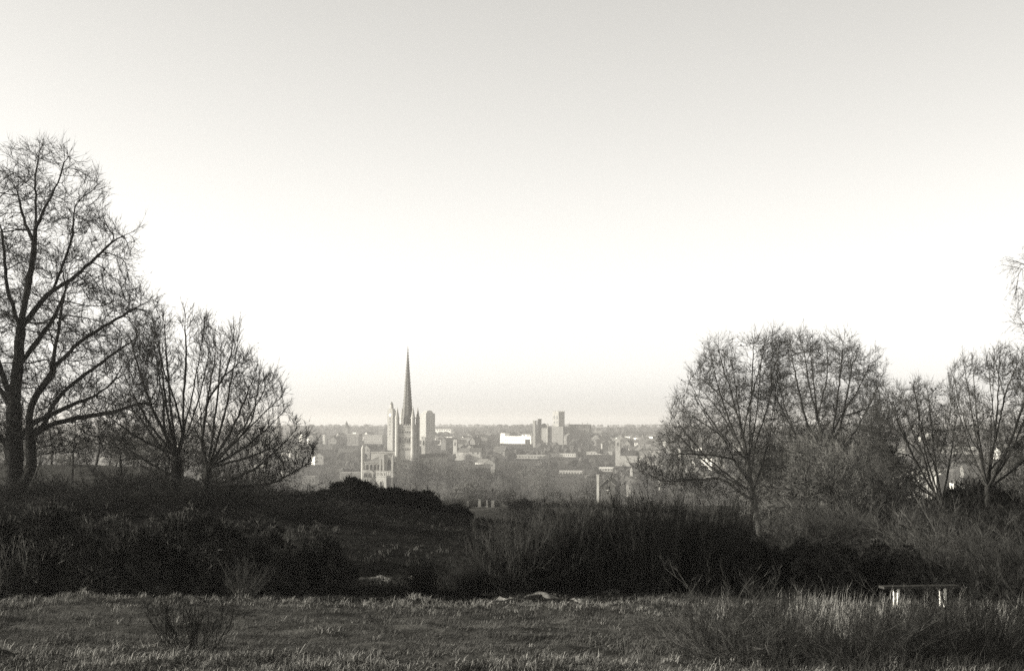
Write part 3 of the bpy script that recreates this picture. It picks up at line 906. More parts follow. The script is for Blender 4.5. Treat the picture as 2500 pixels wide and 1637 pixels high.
tus = vnoise(x * .9 + 40, y * 1.3) * .6 + vnoise(x * 2.3, y * 3.0 + 7) * .5
band = np.exp(-((y - 31.5 - 0.5 * vnoise(x * .3, x * 0)) / 1.6) ** 2) * .6 + np.exp(-((y - 18.4 - .10 * x) / 1.8) ** 2) * .55
k = rg.random(n) < np.clip(0.16 + 0.55 * tus + band, 0.05, 1)
x, y, tus, band = x[k], y[k], tus[k], band[k]
h = 0.05 + 0.05 * rg.random(len(x)) + 0.10 * np.clip(tus + band * .6, 0, 1.3)
grass_obj('grass', np.c_[x, y, hgt(x, y)], 6, h, 0.006, .75, 'grass', 'rough winter grass covering the near field', rg)
# matted short turf over everything
n = 84000
y = 15.5 + 19.5 * rg.random(n) ** 1.1; x = rg.uniform(-0.40, 0.40, n) * (y + 2)
k = rg.random(n) < 0.55 + 0.6 * vnoise(x * 1.3 + 11, y * 2.2)
x, y = x[k], y[k]; n = len(x) * 4
P = np.repeat(np.c_[x, y, hgt(x, y)], 4, axis=0) + np.c_[rg.normal(0, .06, n), rg.normal(0, .06, n), np.full(n, -.01)]
a = rg.uniform(0, 2 * math.pi, n); Lb = rg.uniform(.04, .12, n); up_ = rg.uniform(.25, .9, n)
tipv = np.c_[np.cos(a) * Lb, np.sin(a) * Lb, Lb * up_]
sd = np.c_[-np.sin(a), np.cos(a), np.zeros(n)] * .006
V = np.stack([P - sd, P + sd, P + tipv], axis=1).reshape(-1, 3)
tag(link('turf', mesh('turf', V, [np.arange(n * 3).reshape(-1, 3)]), MATS['grass']), 'matted short turf between the tussocks of the near field', 'grass', None, 'stuff')
# straw-pale tussocks
n = 7800
y = np.concatenate([rg.uniform(16, 33, n // 3), rg.normal(32.0, 1.0, n // 3), rg.normal(18.4, 1.5, n // 3)]); x = rg.uniform(-0.38, 0.38, n) * (y + 1)
k = hummock(x, y) > 0.16
x, y = x[k], y[k]
grass_obj('tussock_grass', np.c_[x, y, hgt(x, y)], 9, 0.07 + 0.13 * rg.random(len(x)) ** 1.5, 0.005, 1.2, 'straw', 'pale straw tussocks scattered over the near field', rg)
# upright pale stems near the bench
n = 420
px = np.concatenate([rg.uniform(1930, 2210, 260), rg.uniform(1720, 2500, 160)]); y = rg.uniform(25, 33, n)
x = (px - 1250) / F * y
grass_obj('dead_stems', np.c_[x, y, hgt(x, y)], 5, 0.25 + 0.42 * rg.random(n), 0.005, .22, 'straw', 'pale upright dead stems standing in front of the bench', rg)
n = 4200
px = rg.uniform(1720, 2560, n); y = rg.uniform(18, 32.4, n); x = (px - 1250) / F * y
k = rg.random(n) < sstep(px, 1720, 1960); x, y = x[k], y[k]
grass_obj('rank_grass', np.c_[x, y, hgt(x, y)], 6, 0.14 + 0.26 * rg.random(len(x)), 0.005, .9, 'twig_mid', 'rank dark grass filling the near corner around the bench', rg)
# heather on the slope
n = 14000
y = 36 + 52 * rg.random(n) ** 1.4; x = rg.uniform(-0.40, 0.42, n) * (y + 2)
h = 0.10 + 0.16 * rg.random(n) * (0.6 + 0.5 * vnoise(x * .5, y * .4))
grass_obj('heather', np.c_[x, y, hgt(x, y)], 5, h * 1.15, 0.013, .8, 'heather', 'dark heather covering the slope behind the gorse', rg)

n = 900
y = np.concatenate([rg.uniform(38, 80, 600), rg.normal(82, 1.2, 300)])
px = np.concatenate([rg.uniform(560, 1350, 600), rg.uniform(1180, 1480, 300)]); x = (px - 1250) / F * y
k = vnoise(x * .35 + 4, y * .3) > -.05; x, y = x[k], y[k]
grass_obj('bent_grass', np.c_[x, y, hgt(x, y)], 9, 0.12 + 0.18 * rg.random(len(x)), 0.008, .9, 'grass', 'thin pale bent grass streaking the dark heath slope', rg)
# ------------------------------------------------------------------ sandy banks
def sand_bank(px, py, Y, w, d, h, seed, label):
    rg = np.random.default_rng(seed)
    p = at(px, py, Y)
    nu, nv = 26, 9
    u, v = np.meshgrid(np.linspace(-1, 1, nu), np.linspace(-1, 1, nv))
    edge = np.clip(1 - u ** 2, 0, 1) ** .5
    X = u * w; Yy = v * d * (0.35 + .65 * edge) + .25 * np.sin(u * 3 + seed)
    bump = h * edge * np.clip(1 - v ** 2, 0, 1) * (0.6 + .5 * vnoise(u * 3 + seed, v * 2))
    gx, gy = p.x + X, Y + Yy
    Z = hgt(gx, gy) - 0.03 + bump - .05 * (np.abs(v) > .99) - .05 * (np.abs(u) > .99)
    id_ = np.arange(nu * nv).reshape(nv, nu)
    Q = np.stack([id_[:-1, :-1], id_[:-1, 1:], id_[1:, 1:], id_[1:, :-1]], -1).reshape(-1, 4)
    o = link('sand_bank', mesh('sand_bank', np.c_[gx.ravel(), gy.ravel(), Z.ravel()], [Q], True), MATS['sand'])
    return tag(o, label, None, None, 'structure')
sand_bank(905, 1415, 40.5, .85, .25, .16, 1, 'bare sandy lip at the foot of the heath slope')
sand_bank(1000, 1400, 41.5, .35, .2, .22, 2, 'small bare sandy hump beside the lip')
sand_bank(1335, 1435, 34.5, .6, .3, .09, 3, 'pale eroded sand bank below the broom')
sand_bank(1245, 1455, 34.2, .36, .25, .12, 4, 'low eroded bank left of the sand scoop')
sand_bank(1425, 1455, 34.0, .36, .25, .12, 5, 'crumbled sandy bank at the broom foot')

# ------------------------------------------------------------------ bench
bp = at(2245, 1428, 33.0)
bz = hz(bp.x, 33.0)
bench = empty('plank_bench', (bp.x, 33.0, bz), R(8))
top = bp.z - bz
MB().box(-.92, .92, -.16, .16, top - .055, top).build('seat', MATS['timber'], bench)
for sx in (-.56, .56):
    for sy in (-.11, .11):
        MB().box(sx - .03, sx + .03, sy - .035, sy + .035, -.1, top - .057, .004).build('leg', MATS['sunlit_post'], bench)
    MB().box(sx - .035, sx + .035, -.074, .074, top - .14, top - .06).build('cross_rail', MATS['timber'], bench)
tag(bench, 'long plank bench on posts coloured sunlit white half sunk in the brushy grass', 'bench')

# ------------------------------------------------------------------ gravestones on the lower slope
def gravestone(px, py, hpx, wpx, Y, kind, lab):
    p = at(px, py + hpx, Y)
    s = Y / F
    z = hz(p.x, Y)
    t = (at(px, py, Y).z - z) * .62
    w = wpx * s / 2 * .9
    mb = MB()
    if kind == 'round':
        mb.box(-w, w, -.07, .07, -.3, t * .8)
        mb.add([(w * math.cos(a), y, t * .8 + .002 + t * .2 * math.sin(a)) for y in (-.07, .07) for a in np.linspace(0, math.pi, 9)] + [(0, -.07, t * .8), (0, .07, t * .8)],
               [(i, i + 1, i + 10, i + 9) for i in range(8)], [(i + 1, i, 18) for i in range(8)] + [(i + 9, i + 10, 19) for i in range(8)])
    elif kind == 'obelisk':
        mb.box(-w * 1.3, w * 1.3, -w * 1.3, w * 1.3, -.3, t * .25); mb.box(-w * .8, w * .8, -w * .8, w * .8, t * .25 + .003, t * .9, w * .2); mb.frustum(0, 0, t * .9 + .002, t, w * .8, .02, 4)
    else:
        mb.box(-w, w, -.09, .09, -.3, t * .93); mb.box(-w * 1.12, w * 1.12, -.12, .12, t * .93 + .002, t)
    o = mb.build('gravestone', MATS['gravestone'])
    o.location = (p.x, Y, z); o.rotation_euler = (random.uniform(-.04, .04), random.uniform(-.05, .05), random.uniform(-.5, .1))
    tag(o, lab, 'gravestone', 'gravestones on the lower slope')
for a in [(1100, 1209, 10, 5, 186, 'slab', 'leftmost gravestone, half behind the last dark bush'),
          (1142, 1212, 9, 6, 188, 'round', 'small round-topped gravestone left of the tall slab'),
          (1171, 1204, 16, 8, 190, 'slab', 'tallest squared gravestone slab on the slope'),
          (1190, 1208, 17, 6, 186, 'obelisk', 'slim obelisk gravestone beside the tall slab'),
          (1203, 1206, 10, 9, 194, 'round', 'pale round gravestone behind the obelisk'),
          (1238, 1217, 15, 6, 184, 'obelisk', 'lone thin obelisk before the solitary bush'),
          (1251, 1225, 9, 8, 182, 'slab', 'low pale gravestone next to the solitary bush'),
          (1228, 1222, 4, 14, 186, 'slab', 'low flat pale tomb left of the thin obelisk')]:
    gravestone(*a)

# ------------------------------------------------------------------ landmarks
S870 = 870 / F
def windows(parent, specs, y, frame='stone', face='front', d=0.22):
    """Each window a part with its dark pane recessed in a proud arched surround."""
    for (x, z0, w, h) in specs:
        if face == 'front':
            f = MB().arch(x, y, z0 - .15, w + .5, h + .45, d).build('window', MATS[frame], parent)
            MB().arch(x, y - d, z0, w, h, 0.03).build('pane', MATS['glass'], f)
        else:
            f = MB().arch(y, x, z0 - .15, w + .5, h + .45, d, face='side').build('window', MATS[frame], parent)
            MB().arch(y - d, x, z0, w, h, 0.03, face='side').build('pane', MATS['glass'], f)

# cathedral
cp = at(994, 1212, 870)
cz = hz(cp.x, 870)
CZ = cp.z - cz     # offset so that photo rows are met
cath = empty('cathedral', (cp.x, 870, cz - .3), R(-12.5))
def row(py): return (1212 - py) * S870 + CZ + .3
hw = 5.0
MB().box(-hw, hw, -hw, hw, 0, row(1043)).build('tower', MATS['stone'], cath)
par = MB()
for k in range(7):
    for (ax, s) in (('x', -1), ('x', 1), ('y', -1), ('y', 1)):
        c = -hw + .7 + k * (2 * hw - 1.4) / 6
        if ax == 'x': par.box(c - .4, c + .4, s * hw - .3 if s < 0 else hw - .3, -hw + .3 if s < 0 else hw + .3, row(1043) + .8, row(1043) + 1.7)
        elif 0 < k < 6: par.box(s * hw - .3, s * hw + .3, c - .4, c + .4, row(1043) + .8, row(1043) + 1.7)
par.box(-hw - .28, hw + .28, -hw - .28, hw + .28, row(1043) + .003, row(1043) + .8)
par.build('parapet', MATS['stone'], cath)
bands = MB()
for r_ in (1047, 1060, 1066, 1084, 1092):
    bands.box(-hw - .18, hw + .18, -hw - .18, hw + .18, row(r_) - .25, row(r_) + .25)
bands.build('string_courses', MATS['stone'], cath)
for sx, sy in ((-1, -1), (1, -1), (-1, 1), (1, 1)):
    t = MB().frustum(sx * hw, sy * hw, 0, row(1022), 1.35, 1.25).frustum(sx * hw, sy * hw, row(1022) + .003, row(1022) + .5, 1.55, 1.5)
    t = t.build('turret', MATS['stone'], cath)
    MB().frustum(sx * hw, sy * hw, row(1022) + .503, row(994), 1.25, .06).build('pinnacle', MATS['stone'], t)
sp = MB().frustum(0, 0, row(1043) + .81, row(851), 3.6, .12).build('spire', MATS['stone_dark'], cath)
ribs = MB()
a8 = np.arange(8) * math.pi / 4 + math.pi / 8
z0, z1 = row(1043) + .85, row(851)
for a in a8:
    for k in range(26):
        f = (k + .5) / 26
        rr = 3.6 + (.12 - 3.6) * f + .1
        ribs.box(rr * math.cos(a) - .16, rr * math.cos(a) + .16, rr * math.sin(a) - .16, rr * math.sin(a) + .16, z0 + (z1 - z0) * f - .2, z0 + (z1 - z0) * f + .25)
ribs.build('crockets', MATS['stone'], sp)['kind'] = 'stuff'
for a in (math.pi * 1.5, math.pi, 0, math.pi / 2):
    MB().frustum(3.1 * math.cos(a), 3.1 * math.sin(a), row(1034), row(1020), .7, .05, 4).build('lucarne', MATS['stone'], sp)
MB().frustum(0, 0, row(852), row(846), .1, .06, 6).box(-.4, .4, -.05, .05, row(849.5), row(848.8)).build('finial', MATS['lead'], sp)
for face in ('front', 'side'):
    windows(cath, [(x, row(1081), .7, 3.2) for x in (-2.9, 0.0, 2.9)], -hw, face=face)
    windows(cath, [(x, row(1081.5), .4, 2.9) for x in (-1.45, 1.45)], -hw, face=face)
    windows(cath, [(x, row(1057), .75, 1.0) for x in (-3, -1.5, 0, 1.5, 3)], -hw, face=face, d=.15)
    windows(cath, [(x, row(1098.5), .6, .9) for x in (-3.2, -1.6, 0, 1.6, 3.2)], -hw, face=face, d=.15)
# east arm
MB().box(-25, -6.2, -6.5, 4, 0, row(1129)).build('choir_wall', MATS['stone'], cath)
MB().gable(-25.4, -6.1, -7.1, 4.6, row(1129) + .003, row(1108), 'x', hip0=13).build('choir_roof', MATS['lead'], cath)
MB().box(-25.2, -6.2, -6.8, -6.55, row(1131), row(1127)).build('choir_parapet', MATS['stone'], cath)
windows(cath, [(x, row(1146), 1.1, 3.3) for x in (-23, -20.6, -18.2, -15.8, -13.4, -11)], -6.5)
but = MB()
for x in (-24.3, -21.8, -19.4, -17, -14.6, -12.2): but.box(x - .3, x + .3, -7.6, -6.52, 0, row(1134), .05)
but.build('buttresses', MATS['stone'], cath)
MB().box(-24.6, -7, 4.6, 13, 0, row(1106)).box(-24.9, -7, 4.3, 13.3, row(1106) + .003, row(1104)).build('transept', MATS['stone'], cath)
MB().box(-25.5, -8, -11, -7.7, 0, row(1152)).add([(-25.8, -11.3, row(1152) + .01), (-7.8, -11.3, row(1152) + .01), (-7.8, -7.6, row(1147)), (-25.8, -7.6, row(1147))], [(0, 1, 2, 3)]).build('aisle', MATS['stone'], cath)
windows(cath, [(x, row(1163), 1.1, 2.2) for x in (-23.5, -20.5, -17.5)], -11)
st = MB().frustum(-26.6, -5.5, 0, row(1094), 1.15, 1.0).frustum(-26.6, -5.5, row(1094) + .003, row(1086), 1.1, .1).build('stair_turret', MATS['stone'], cath)
# apse chapel bay with tall arch between lit piers
MB().box(-11.5, -6.0, -11.5, -7.72, 0, row(1117)).build('chapel', MATS['stone'], cath)
MB().gable(-11.8, -5.7, -11.8, -6.0, row(1117) + .003, row(1110), 'y').build('chapel_roof', MATS['stone'], cath)
windows(cath, [(-7.9, row(1149), 2.5, 7.4)], -11.5)
for x, r_ in ((-13.2, 1112), (-11.2, 1114), (-5.6, 1116)):
    pr = MB().box(x - .55, x + .55, -13.0, -11.6, 0, row(r_), .06).build('pier', MATS['stone'], cath)
    MB().frustum(x, -12.3, row(r_) + .003, row(r_ - 7), .6, .05, 4).build('pinnacle', MATS['stone'], pr)
MB().box(-14.0, -10.9, -12.9, -11.55, row(1120), row(1111)).build('flying_buttress', MATS['stone'], cath)
MB().box(-9.6, -4.2, -15.5, -11.7, 0, row(1150)).box(-9.8, -4.0, -15.7, -11.7, row(1150) + .003, row(1148)).build('east_chapel', MATS['stone'], cath)
# nave running back
MB().box(5.2, 9, 5.2, 60, 0, row(1118)).build('nave_wall', MATS['stone'], cath)
MB().gable(4.9, 9.4, 5.1, 60.3, row(1118) + .003, row(1109), 'y').build('nave_roof', MATS['lead'], cath)
tag(cath, 'stone cathedral with tall octagonal spire and pinnacled square tower', 'cathedral')

# generic block building with window parts
LM = []
def block(name, label, cat, px0, px1, top, bot, Y, mat_='concrete', rz=0.0, depth=None, rows_=0, cols=0, parapet=True, roof=None, group=None, win='glass', extra=None, flat_top='concrete', ww=.55, wh=.5, fit=True):
    k0 = Y
    if fit:
        cand = np.arange(880, 2700, 10.0)
        gx = ((px0 + px1) / 2 - 1250) / F * cand
        err = np.abs(1045 - (hgt(gx, cand) - E) / cand * F - bot)
        Y = float(cand[np.argmin(err)])
        if depth: depth = depth * Y / k0
    LM.append((px0 - 1, px1 + 1, Y - 8, bot))
    s = Y / F
    c = at((px0 + px1) / 2, bot, Y)
    z = hz(c.x, Y)
    w = (px1 - px0) * s / 2
    if depth is None: depth = w * 1.2
    if rz:   # keep the seen width when turned
        w = max(1.0, (2 * w - depth * abs(math.sin(rz))) / max(.3, math.cos(rz))) / 2
    h = at((px0 + px1) / 2, top, Y).z - z
    root = empty(name, (c.x, Y, z - 1), rz)
    H = h + 1
    d = depth / 2
    MB().box(-w, w, -d, d, 0, H).build('wall', MATS[mat_], root)
    if parapet:
        MB().box(-w - .2, w + .2, -d - .2, d + .2, H + .003, H + .7).build('parapet', MATS[flat_top], root)
    hb = at((px0 + px1) / 2, bot, Y).z - z + 1
    vis = max(2.5, H - hb)
    for r_ in range(rows_):
        for k in range(cols):
            zc = H - vis + (r_ + .5) * vis / rows_
            xc = -w + (k + .5) * 2 * w / cols
            a, b = 2 * w / cols * ww / 2, vis / rows_ * wh / 2
            o = MB().box(xc - a, xc + a, -d - .06, -d - .003, zc - b, zc + b).build('window', MATS[win], root)
    tag(root, label, cat, group)
    return root, w, d, H, s

def turned_block(name, label, cat, px0, pxm, px1, top, bot, Y, mat_, parts=None, **kw):
    """Square-cornered building seen on its corner: left face px0..pxm, right face pxm..px1."""
    s = Y / F
    a, b = (pxm - px0) * s, (px1 - pxm) * s
    phi = math.atan2(b, a) if kw.get('phi') is None else kw['phi']
    L, D = a / math.cos(phi), b / math.sin(phi)
    c = at(pxm, bot, Y); z = hz(c.x, Y)
    root = empty(name, (c.x, Y, z - 1), -phi)   # local x: along the left face to the corner; local +y: along the right face
    H = at(pxm, top, Y).z - z + 1
    MB().box(-L, 0, 0, D, 0, H).build('wall', MATS[mat_], root)
    tag(root, label, cat, kw.get('group'))
    return root, L, D, H, s

# city hall clock tower
r_, L, D, H, s = turned_block('clock_tower', 'slim pale clock tower with lantern, left behind the cathedral spire', 'tower', 945, 958.5, 965, 1001, 1062, 1400, 'stone')
MB().box(-L + .6, -.6, .6, D - .6, H + .003, H + 1.6).build('parapet', MATS['stone'], r_)
MB().frustum(-L / 2, D / 2, H + 1.603, H + 6.0, 1.9, 1.7).build('lantern', MATS['stone'], r_)
MB().frustum(-L / 2, D / 2, H + 6.003, H + 8.8, 1.5, .1).build('cap', MATS['lead'], r_)
clk = MB(); clk.frustum(0, 0, 0, .1, 1.5, 1.5, 16); f = clk.build('clock_face', MATS['white_paint'], r_); f.location = (-L / 2, -.003, H - 4.5); f.rotation_euler = (math.pi / 2, 0, 0)
for k in range(6):
    MB().box(-L / 2 - .35, -L / 2 + .35, -.08, -.003, H - 24 + k * 3, H - 22.4 + k * 3).build('window', MATS['glass'], r_)

# tower block
r_, L, D, H, s = turned_block('tower_block', 'tall flat-sided tower block, bright on one face, right of the spire', 'building', 1023, 1040, 1061, 1010, 1052, 1750, 'concrete')
MB().box(-L - .2, .2, -.2, D + .2, H + .003, H + .8).build('parapet', MATS['concrete'], r_)
MB().add([(-L * .8, D * .1, H + .81), (-L * .1, D * .1, H + .81), (-L * .1, D * .9, H + .81), (-L * .8, D * .9, H + .81),
          (-L * .7, D * .3, H + 4.3), (-L * .2, D * .3, H + 4.3), (-L * .2, D * .75, H + 4.3), (-L * .7, D * .75, H + 4.3)],
         [(0, 1, 5, 4), (1, 2, 6, 5), (2, 3, 7, 6), (3, 0, 4, 7), (4, 5, 6, 7)]).build('plant_room', MATS['concrete'], r_)
for k in range(8):
    for j in range(4):
        MB().box(-L + (j + .25) * L / 4, -L + (j + .75) * L / 4, -.08, -.003, H - 3 - k * 3, H - 1.7 - k * 3).build('window', MATS['concrete'], r_)
        MB().box(.003, .08, (j + .25) * D / 4, (j + .75) * D / 4, H - 3 - k * 3, H - 1.7 - k * 3).build('window', MATS['glass'], r_)
block('low_block', 'long low white-roofed block right of the tower block', 'building', 1042, 1106, 1047, 1052, 1800, 'white_paint', R(-16), 10, 1, 10)

# bright white office building
r_, w, d, H, s = block('white_office', 'long bright white office building in the middle of the city', 'building', 1221, 1308, 1065, 1082, 1300, 'white_paint', R(-30), 9, 3, 14, flat_top='white_paint', win='render_pale', ww=.6, wh=.35)
MB().box(-w + .5, -w + 7, -d + .3, d - .3, H + .703, H + 4.6).build('stair_tower', MATS['white_paint'], r_)
MB().box(w - 9, w - 7.5, -d + .6, d - 1, H + .703, H + 2.0).build('roof_vent', MATS['white_paint'], r_)
block('grey_annex', 'small grey annex in front of the bright white office', 'building', 1282, 1294, 1073, 1084, 1240, 'brick', R(-10), 5, 2, 2)

# hilltop church (with square tower)
r_, L, D, H, s = turned_block('hilltop_church', 'big hilltop church with square tower bright on one face', 'church', 1350, 1364, 1379, 1004, 1060, 1850, 'concrete', phi=R(44))
cr = MB()
for k in range(4):
    cr.box(-L + k * L / 3.5, -L + k * L / 3.5 + 1.3, 0, 1, H + .003, H + 1.0); cr.box(-1, 0, k * D / 3.5, k * D / 3.5 + 1.3, H + .004, H + 1.05)
cr.build('battlements', MATS['stone'], r_)
for zz, hh in ((H - 9.5, 5.0), (H - 15.5, 3.2)):
    for x in (-L * .72, -L * .28):
        f = MB().arch(x, 0, zz - .1, 2.4, hh + .5, .2).build('window', MATS['stone'], r_); MB().arch(x, -.2, zz, 1.9, hh, .04).build('pane', MATS['glass'], f)
        
u0 = -12
MB().box(-L - 4, 14, -7, D + 6, 0, H - 19.5).build('crossing_wall', MATS['stone_dark'], r_)
nv = empty('nave', (0, 0, 0))
nv.parent = r_; nv.rotation_euler = (0, 0, R(30))
MB().box(12, 40, 2, 16, 0, H - 21).build('nave_wall', MATS['stone_dark'], nv)
MB().gable(12, 40.4, 1.6, 16.4, H - 21 + .003, H - 16.5, 'x').build('nave_roof', MATS['slate'], nv)
for x in (14, 31, 37.5):
    MB().frustum(x, 2.4, H - 22, H - 13.5, .8, .1, 4).build('pinnacle', MATS['stone_dark'], nv)
for x in (17, 22, 27, 34):
    f = MB().arch(x, 2, H - 28, 2.6, 5.5, .2).build('window', MATS['stone'], nv); MB().arch(x, 1.8, H - 27.8, 2.0, 4.9, .04).build('pane', MATS['glass'], nv)
MB().box(-26, -14, -4, 8, 0, H - 21).build('transept_wall', MATS['stone'], nv)
MB().gable(-26.3, -13.7, -4.4, 8.4, H - 21 + .003, H - 15.5, 'y').build('transept_roof', MATS['slate'], nv)
for x in (-26, -14):
    MB().frustum(x, -4, 0, H - 15, 1.0, .7, 6).build('corner_pinnacle', MATS['stone'], nv)

# paired dark stair towers left of it
for (a, m, b, t, lab, mt) in ((1312, 1314, 1322, 1024, 'dark narrow tower of the pair beside the hilltop church', 'stone_dark'), (1301, 1307, 1310, 1028, 'paler lower tower of the pair beside the hilltop church', 'brick_pale')):
    r_, L, D, H, s = turned_block('narrow_tower', lab, 'tower', a, m, b, t, 1066, 1700, mt)
    MB().box(-L - .25, .25, -.25, D + .25, H + .003, H + 1.0).build('parapet', MATS[mt], r_)
    for k in range(3):
        f = MB().box(.003, .09, D * .3, D * .7, H - 6 - k * 5, H - 3 - k * 5).build('window', MATS['glass'], r_)

# parish towers
def parish(px0, px1, top, bot, Y, label, mt='flint', rz=R(-12), pin=True, nave=True):
    r_, w, d, H, s = block('parish_church', label, 'church', px0, px1, top, bot, Y, mt, rz, None, parapet=False, fit=False)
    b = MB()
    for x in (-w, w):
        for y in (-d, d):
            b.box(x - .25, x + .25, y - .25, y + .25, H - .3, H + (.9 if pin else .4))
            if pin: b.frustum(x, y, H + .903, H + 2.3, .3, .03, 4)
    for k in range(3):
        x = -w + (k + 1) * w / 2; b.box(x - w * .13, x + w * .13, -d, -d + .35, H + .003, H + .7)
    b.build('battlements', MATS[mt], r_)
    f = MB().arch(0, -d, H - 5.6, w * .75, 3.8, .15).build('window', MATS[mt], r_); MB().arch(0, -d - .15, H - 5.4, w * .55, 3.2, .03).build('pane', MATS['glass'], f)
    if nave:
        MB().box(w + .003, w + 16, -d * 1.2, d * 1.2, 0, H * .42).build('nave_wall', MATS[mt], r_)
        MB().gable(w + .005, w + 16.3, -d * 1.3, d * 1.3, H * .42 + .003, H * .62, 'x').build('nave_roof', MATS['slate'], r_)
    return r_
parish(1502, 1517, 1073, 1102, 1250, 'small church with pale pinnacled square tower standing alone on the right', rz=R(-20))
parish(1029, 1040, 1067, 1105, 1010, 'plain square church tower tucked right behind the cathedral tower', 'stone', R(-16), False, False)
parish(1106, 1119, 1073, 1096, 1350, 'squat square church tower right of the cathedral trees', 'flint', R(-25), False)
parish(1685 - 60, 1633, 1080, 1100, 1500, 'tiny church tower showing between the sycamore branches', 'flint', R(-20), False)

# spires on the skyline
def spire_church(px, top, bot, Y, w, label):
    p = at(px, bot, Y); z = hz(p.x, Y); s = Y / F
    H = at(px, top, Y).z - z
    root = empty('spired_church', (p.x, Y, z - 1), R(-18))
    MB().box(-w, w, -w, w, 0, H * .62).build('tower', MATS['stone_dark'], root)
    MB().frustum(0, 0, H * .62 + .003, H + 1, w * 1.1, .05, 8).build('spire', MATS['slate'], root)
    for x in (-w, w):
        for y in (-w, w): MB().frustum(x, y, H * .6, H * .70, .5, .05, 4).build('pinnacle', MATS['stone_dark'], root)
    tag(root, label, 'church')
spire_church(846, 1026, 1052, 2350, 4.2, 'far church spire on the skyline left of the clock tower')
spire_church(680, 1011, 1052, 1700, 3.2, 'thin far spire seen through the edge of the spreading tree')

# civic and office blocks left of the tower
r_, w, d, H, s = block('market_hall', 'grey columned block with a wide flat cornice left of the cathedral', 'building', 849, 884, 1062, 1086, 1330, 'brick_pale', R(-14), 10, 1, 9, win='brick', ww=.4, wh=.75)
MB().box(-w - .6, w + .6, -d - .6, d + .6, H + .703, H + 2.0).build('cornice', MATS['concrete'], r_)
MB().box(-w * .3, w * .3, -d * .4, d * .4, H + 2.003, H + 3.6).build('roof_plant', MATS['white_paint'], r_)
block('office_block', 'long pale windowed block next to the columned hall', 'building', 890, 942, 1062, 1082, 1360, 'concrete', R(-16), 10, 3, 12, ww=.5, wh=.4, win='brick_pale')
block('flat_block', 'dark block behind the pale offices below the skyline', 'building', 925, 944, 1044, 1062, 1900, 'stone_dark', R(-20), 10, 2, 5)
r_, w, d, H, s = block('white_flats', 'small bright white block of flats with dark balcony bands', 'building', 730, 742.5, 1061, 1078, 1250, 'white_paint', R(-30), 3.0, flat_top='white_paint')
for k in range(4):
    MB().box(-w + .2, w - .2, -d - .07, -d - .003, H - 1.6 - k * 1.6, H - 1.1 - k * 1.6).build('balcony', MATS['concrete'], r_)
block('pale_flats', 'slim pale block of flats left of the columned hall', 'building', 788, 798, 1062, 1083, 1250, 'render_pale', R(-30), 3.0, 4, 2)
block('long_terrace', 'long white-fronted terrace above the dark riverside trees', 'building', 1345, 1412, 1106, 1114, 1000, 'render_pale', R(-22), 6, 1, 12, win='brick', flat_top='tile', ww=.35, wh=.45)
block('long_shed', 'long grey shed roof beside the white-fronted terrace', 'building', 1258, 1340, 1111, 1118, 1010, 'concrete', R(-20), 8, 1, 10, flat_top='concrete', win='brick')
block('long_shed', 'long low wall-like shed running to the pinnacled church', 'building', 1432, 1500, 1103, 1108, 1090, 'render_pale', R(-20), 6, 1, 8, win='brick')
block('low_workshop', 'flat-roofed white workshop strip above the gabled chimney house', 'building', 1366, 1426, 1150, 1155, 720, 'render_pale', R(-14), 5, 1, 8, win='brick', flat_top='render_pale')
block('low_workshop', 'short white workshop strip right behind the chimney house', 'building', 1462, 1500, 1142, 1149, 740, 'render_pale', R(-14), 5, 1, 5, win='brick', flat_top='white_paint')
block('grey_hall', 'wide grey hall with plain front left of the cathedral choir', 'building', 832, 886, 1154, 1172, 860, 'brick_pale', R(-8), 10, 1, 5, win='brick')
block('grey_hall', 'pale low hall beside the branches of the spreading tree', 'building', 740, 775, 1163, 1180, 850, 'render_pale', R(-8), 8, 1, 4, win='brick')

# house with tall white chimney
hp = at(1484, 1197, 500); s = 500 / F
house = empty('chimney_house', (hp.x, 500, hz(hp.x, 500) - 1), R(-16))
zb = hz(hp.x, 500) - 1
ze, zr = at(1484, 1184, 500).z - zb, at(1484, 1168, 500).z - zb
MB().box(-2.5, 2.5, 0, 9, 0, ze).add([(-2.5, 0, ze), (2.5, 0, ze), (0, 0, zr - .1), (-2.5, 9, ze), (2.5, 9, ze), (0, 9, zr - .1)], [], [(0, 1, 2), (4, 3, 5)]).build('wall', MATS['brick'], house)
rf = MB()
for sx in (-1, 1):
    rf.add([(sx * 2.9, -.3, ze - .35), (sx * 2.9, 9.3, ze - .35), (0, 9.3, zr), (0, -.3, zr), (sx * 2.9, -.3, ze - .15), (sx * 2.9, 9.3, ze - .15), (0, 9.3, zr + .2), (0, -.3, zr + .2)],
           [(0, 1, 2, 3), (4, 5, 6, 7), (0, 1, 5, 4), (3, 0, 4, 7), (1, 2, 6, 5)])
rf.build('roof', MATS['tile'], house)
for sx in (-1, 1):
    bb = MB().add([(sx * 2.95, -.36, ze - .42), (0, -.36, zr - .05), (0, -.36, zr + .25), (sx * 2.95, -.36, ze - .12), (sx * 2.95, -.31, ze - .42), (0, -.31, zr - .05), (0, -.31, zr + .25), (sx * 2.95, -.31, ze - .12)],
                  [(0, 1, 2, 3), (3, 2, 6, 7), (0, 4, 5, 1), (4, 7, 6, 5)]).build('barge_board', MATS['brick_pale'], house)
w1 = MB().box(-.6, .6, -.08, -.003, ze - 1.6, ze - .2).build('window', MATS['glass'], house)
MB().box(-.7, .7, -.16, -.083, ze - 1.75, ze - 1.62).build('sill', MATS['white_paint'], w1)
ch = MB().box(-4.25, -3.4, 1.0, 2.0, 0, at(1458, 1160, 500).z - zb).build('chimney', MATS['render_pale'], house)
MB().box(-4.5, -3.25, .85, 2.15, at(1458, 1160, 500).z - zb + .003, at(1458, 1158, 500).z - zb).build('chimney_cap', MATS['render_pale'], ch)
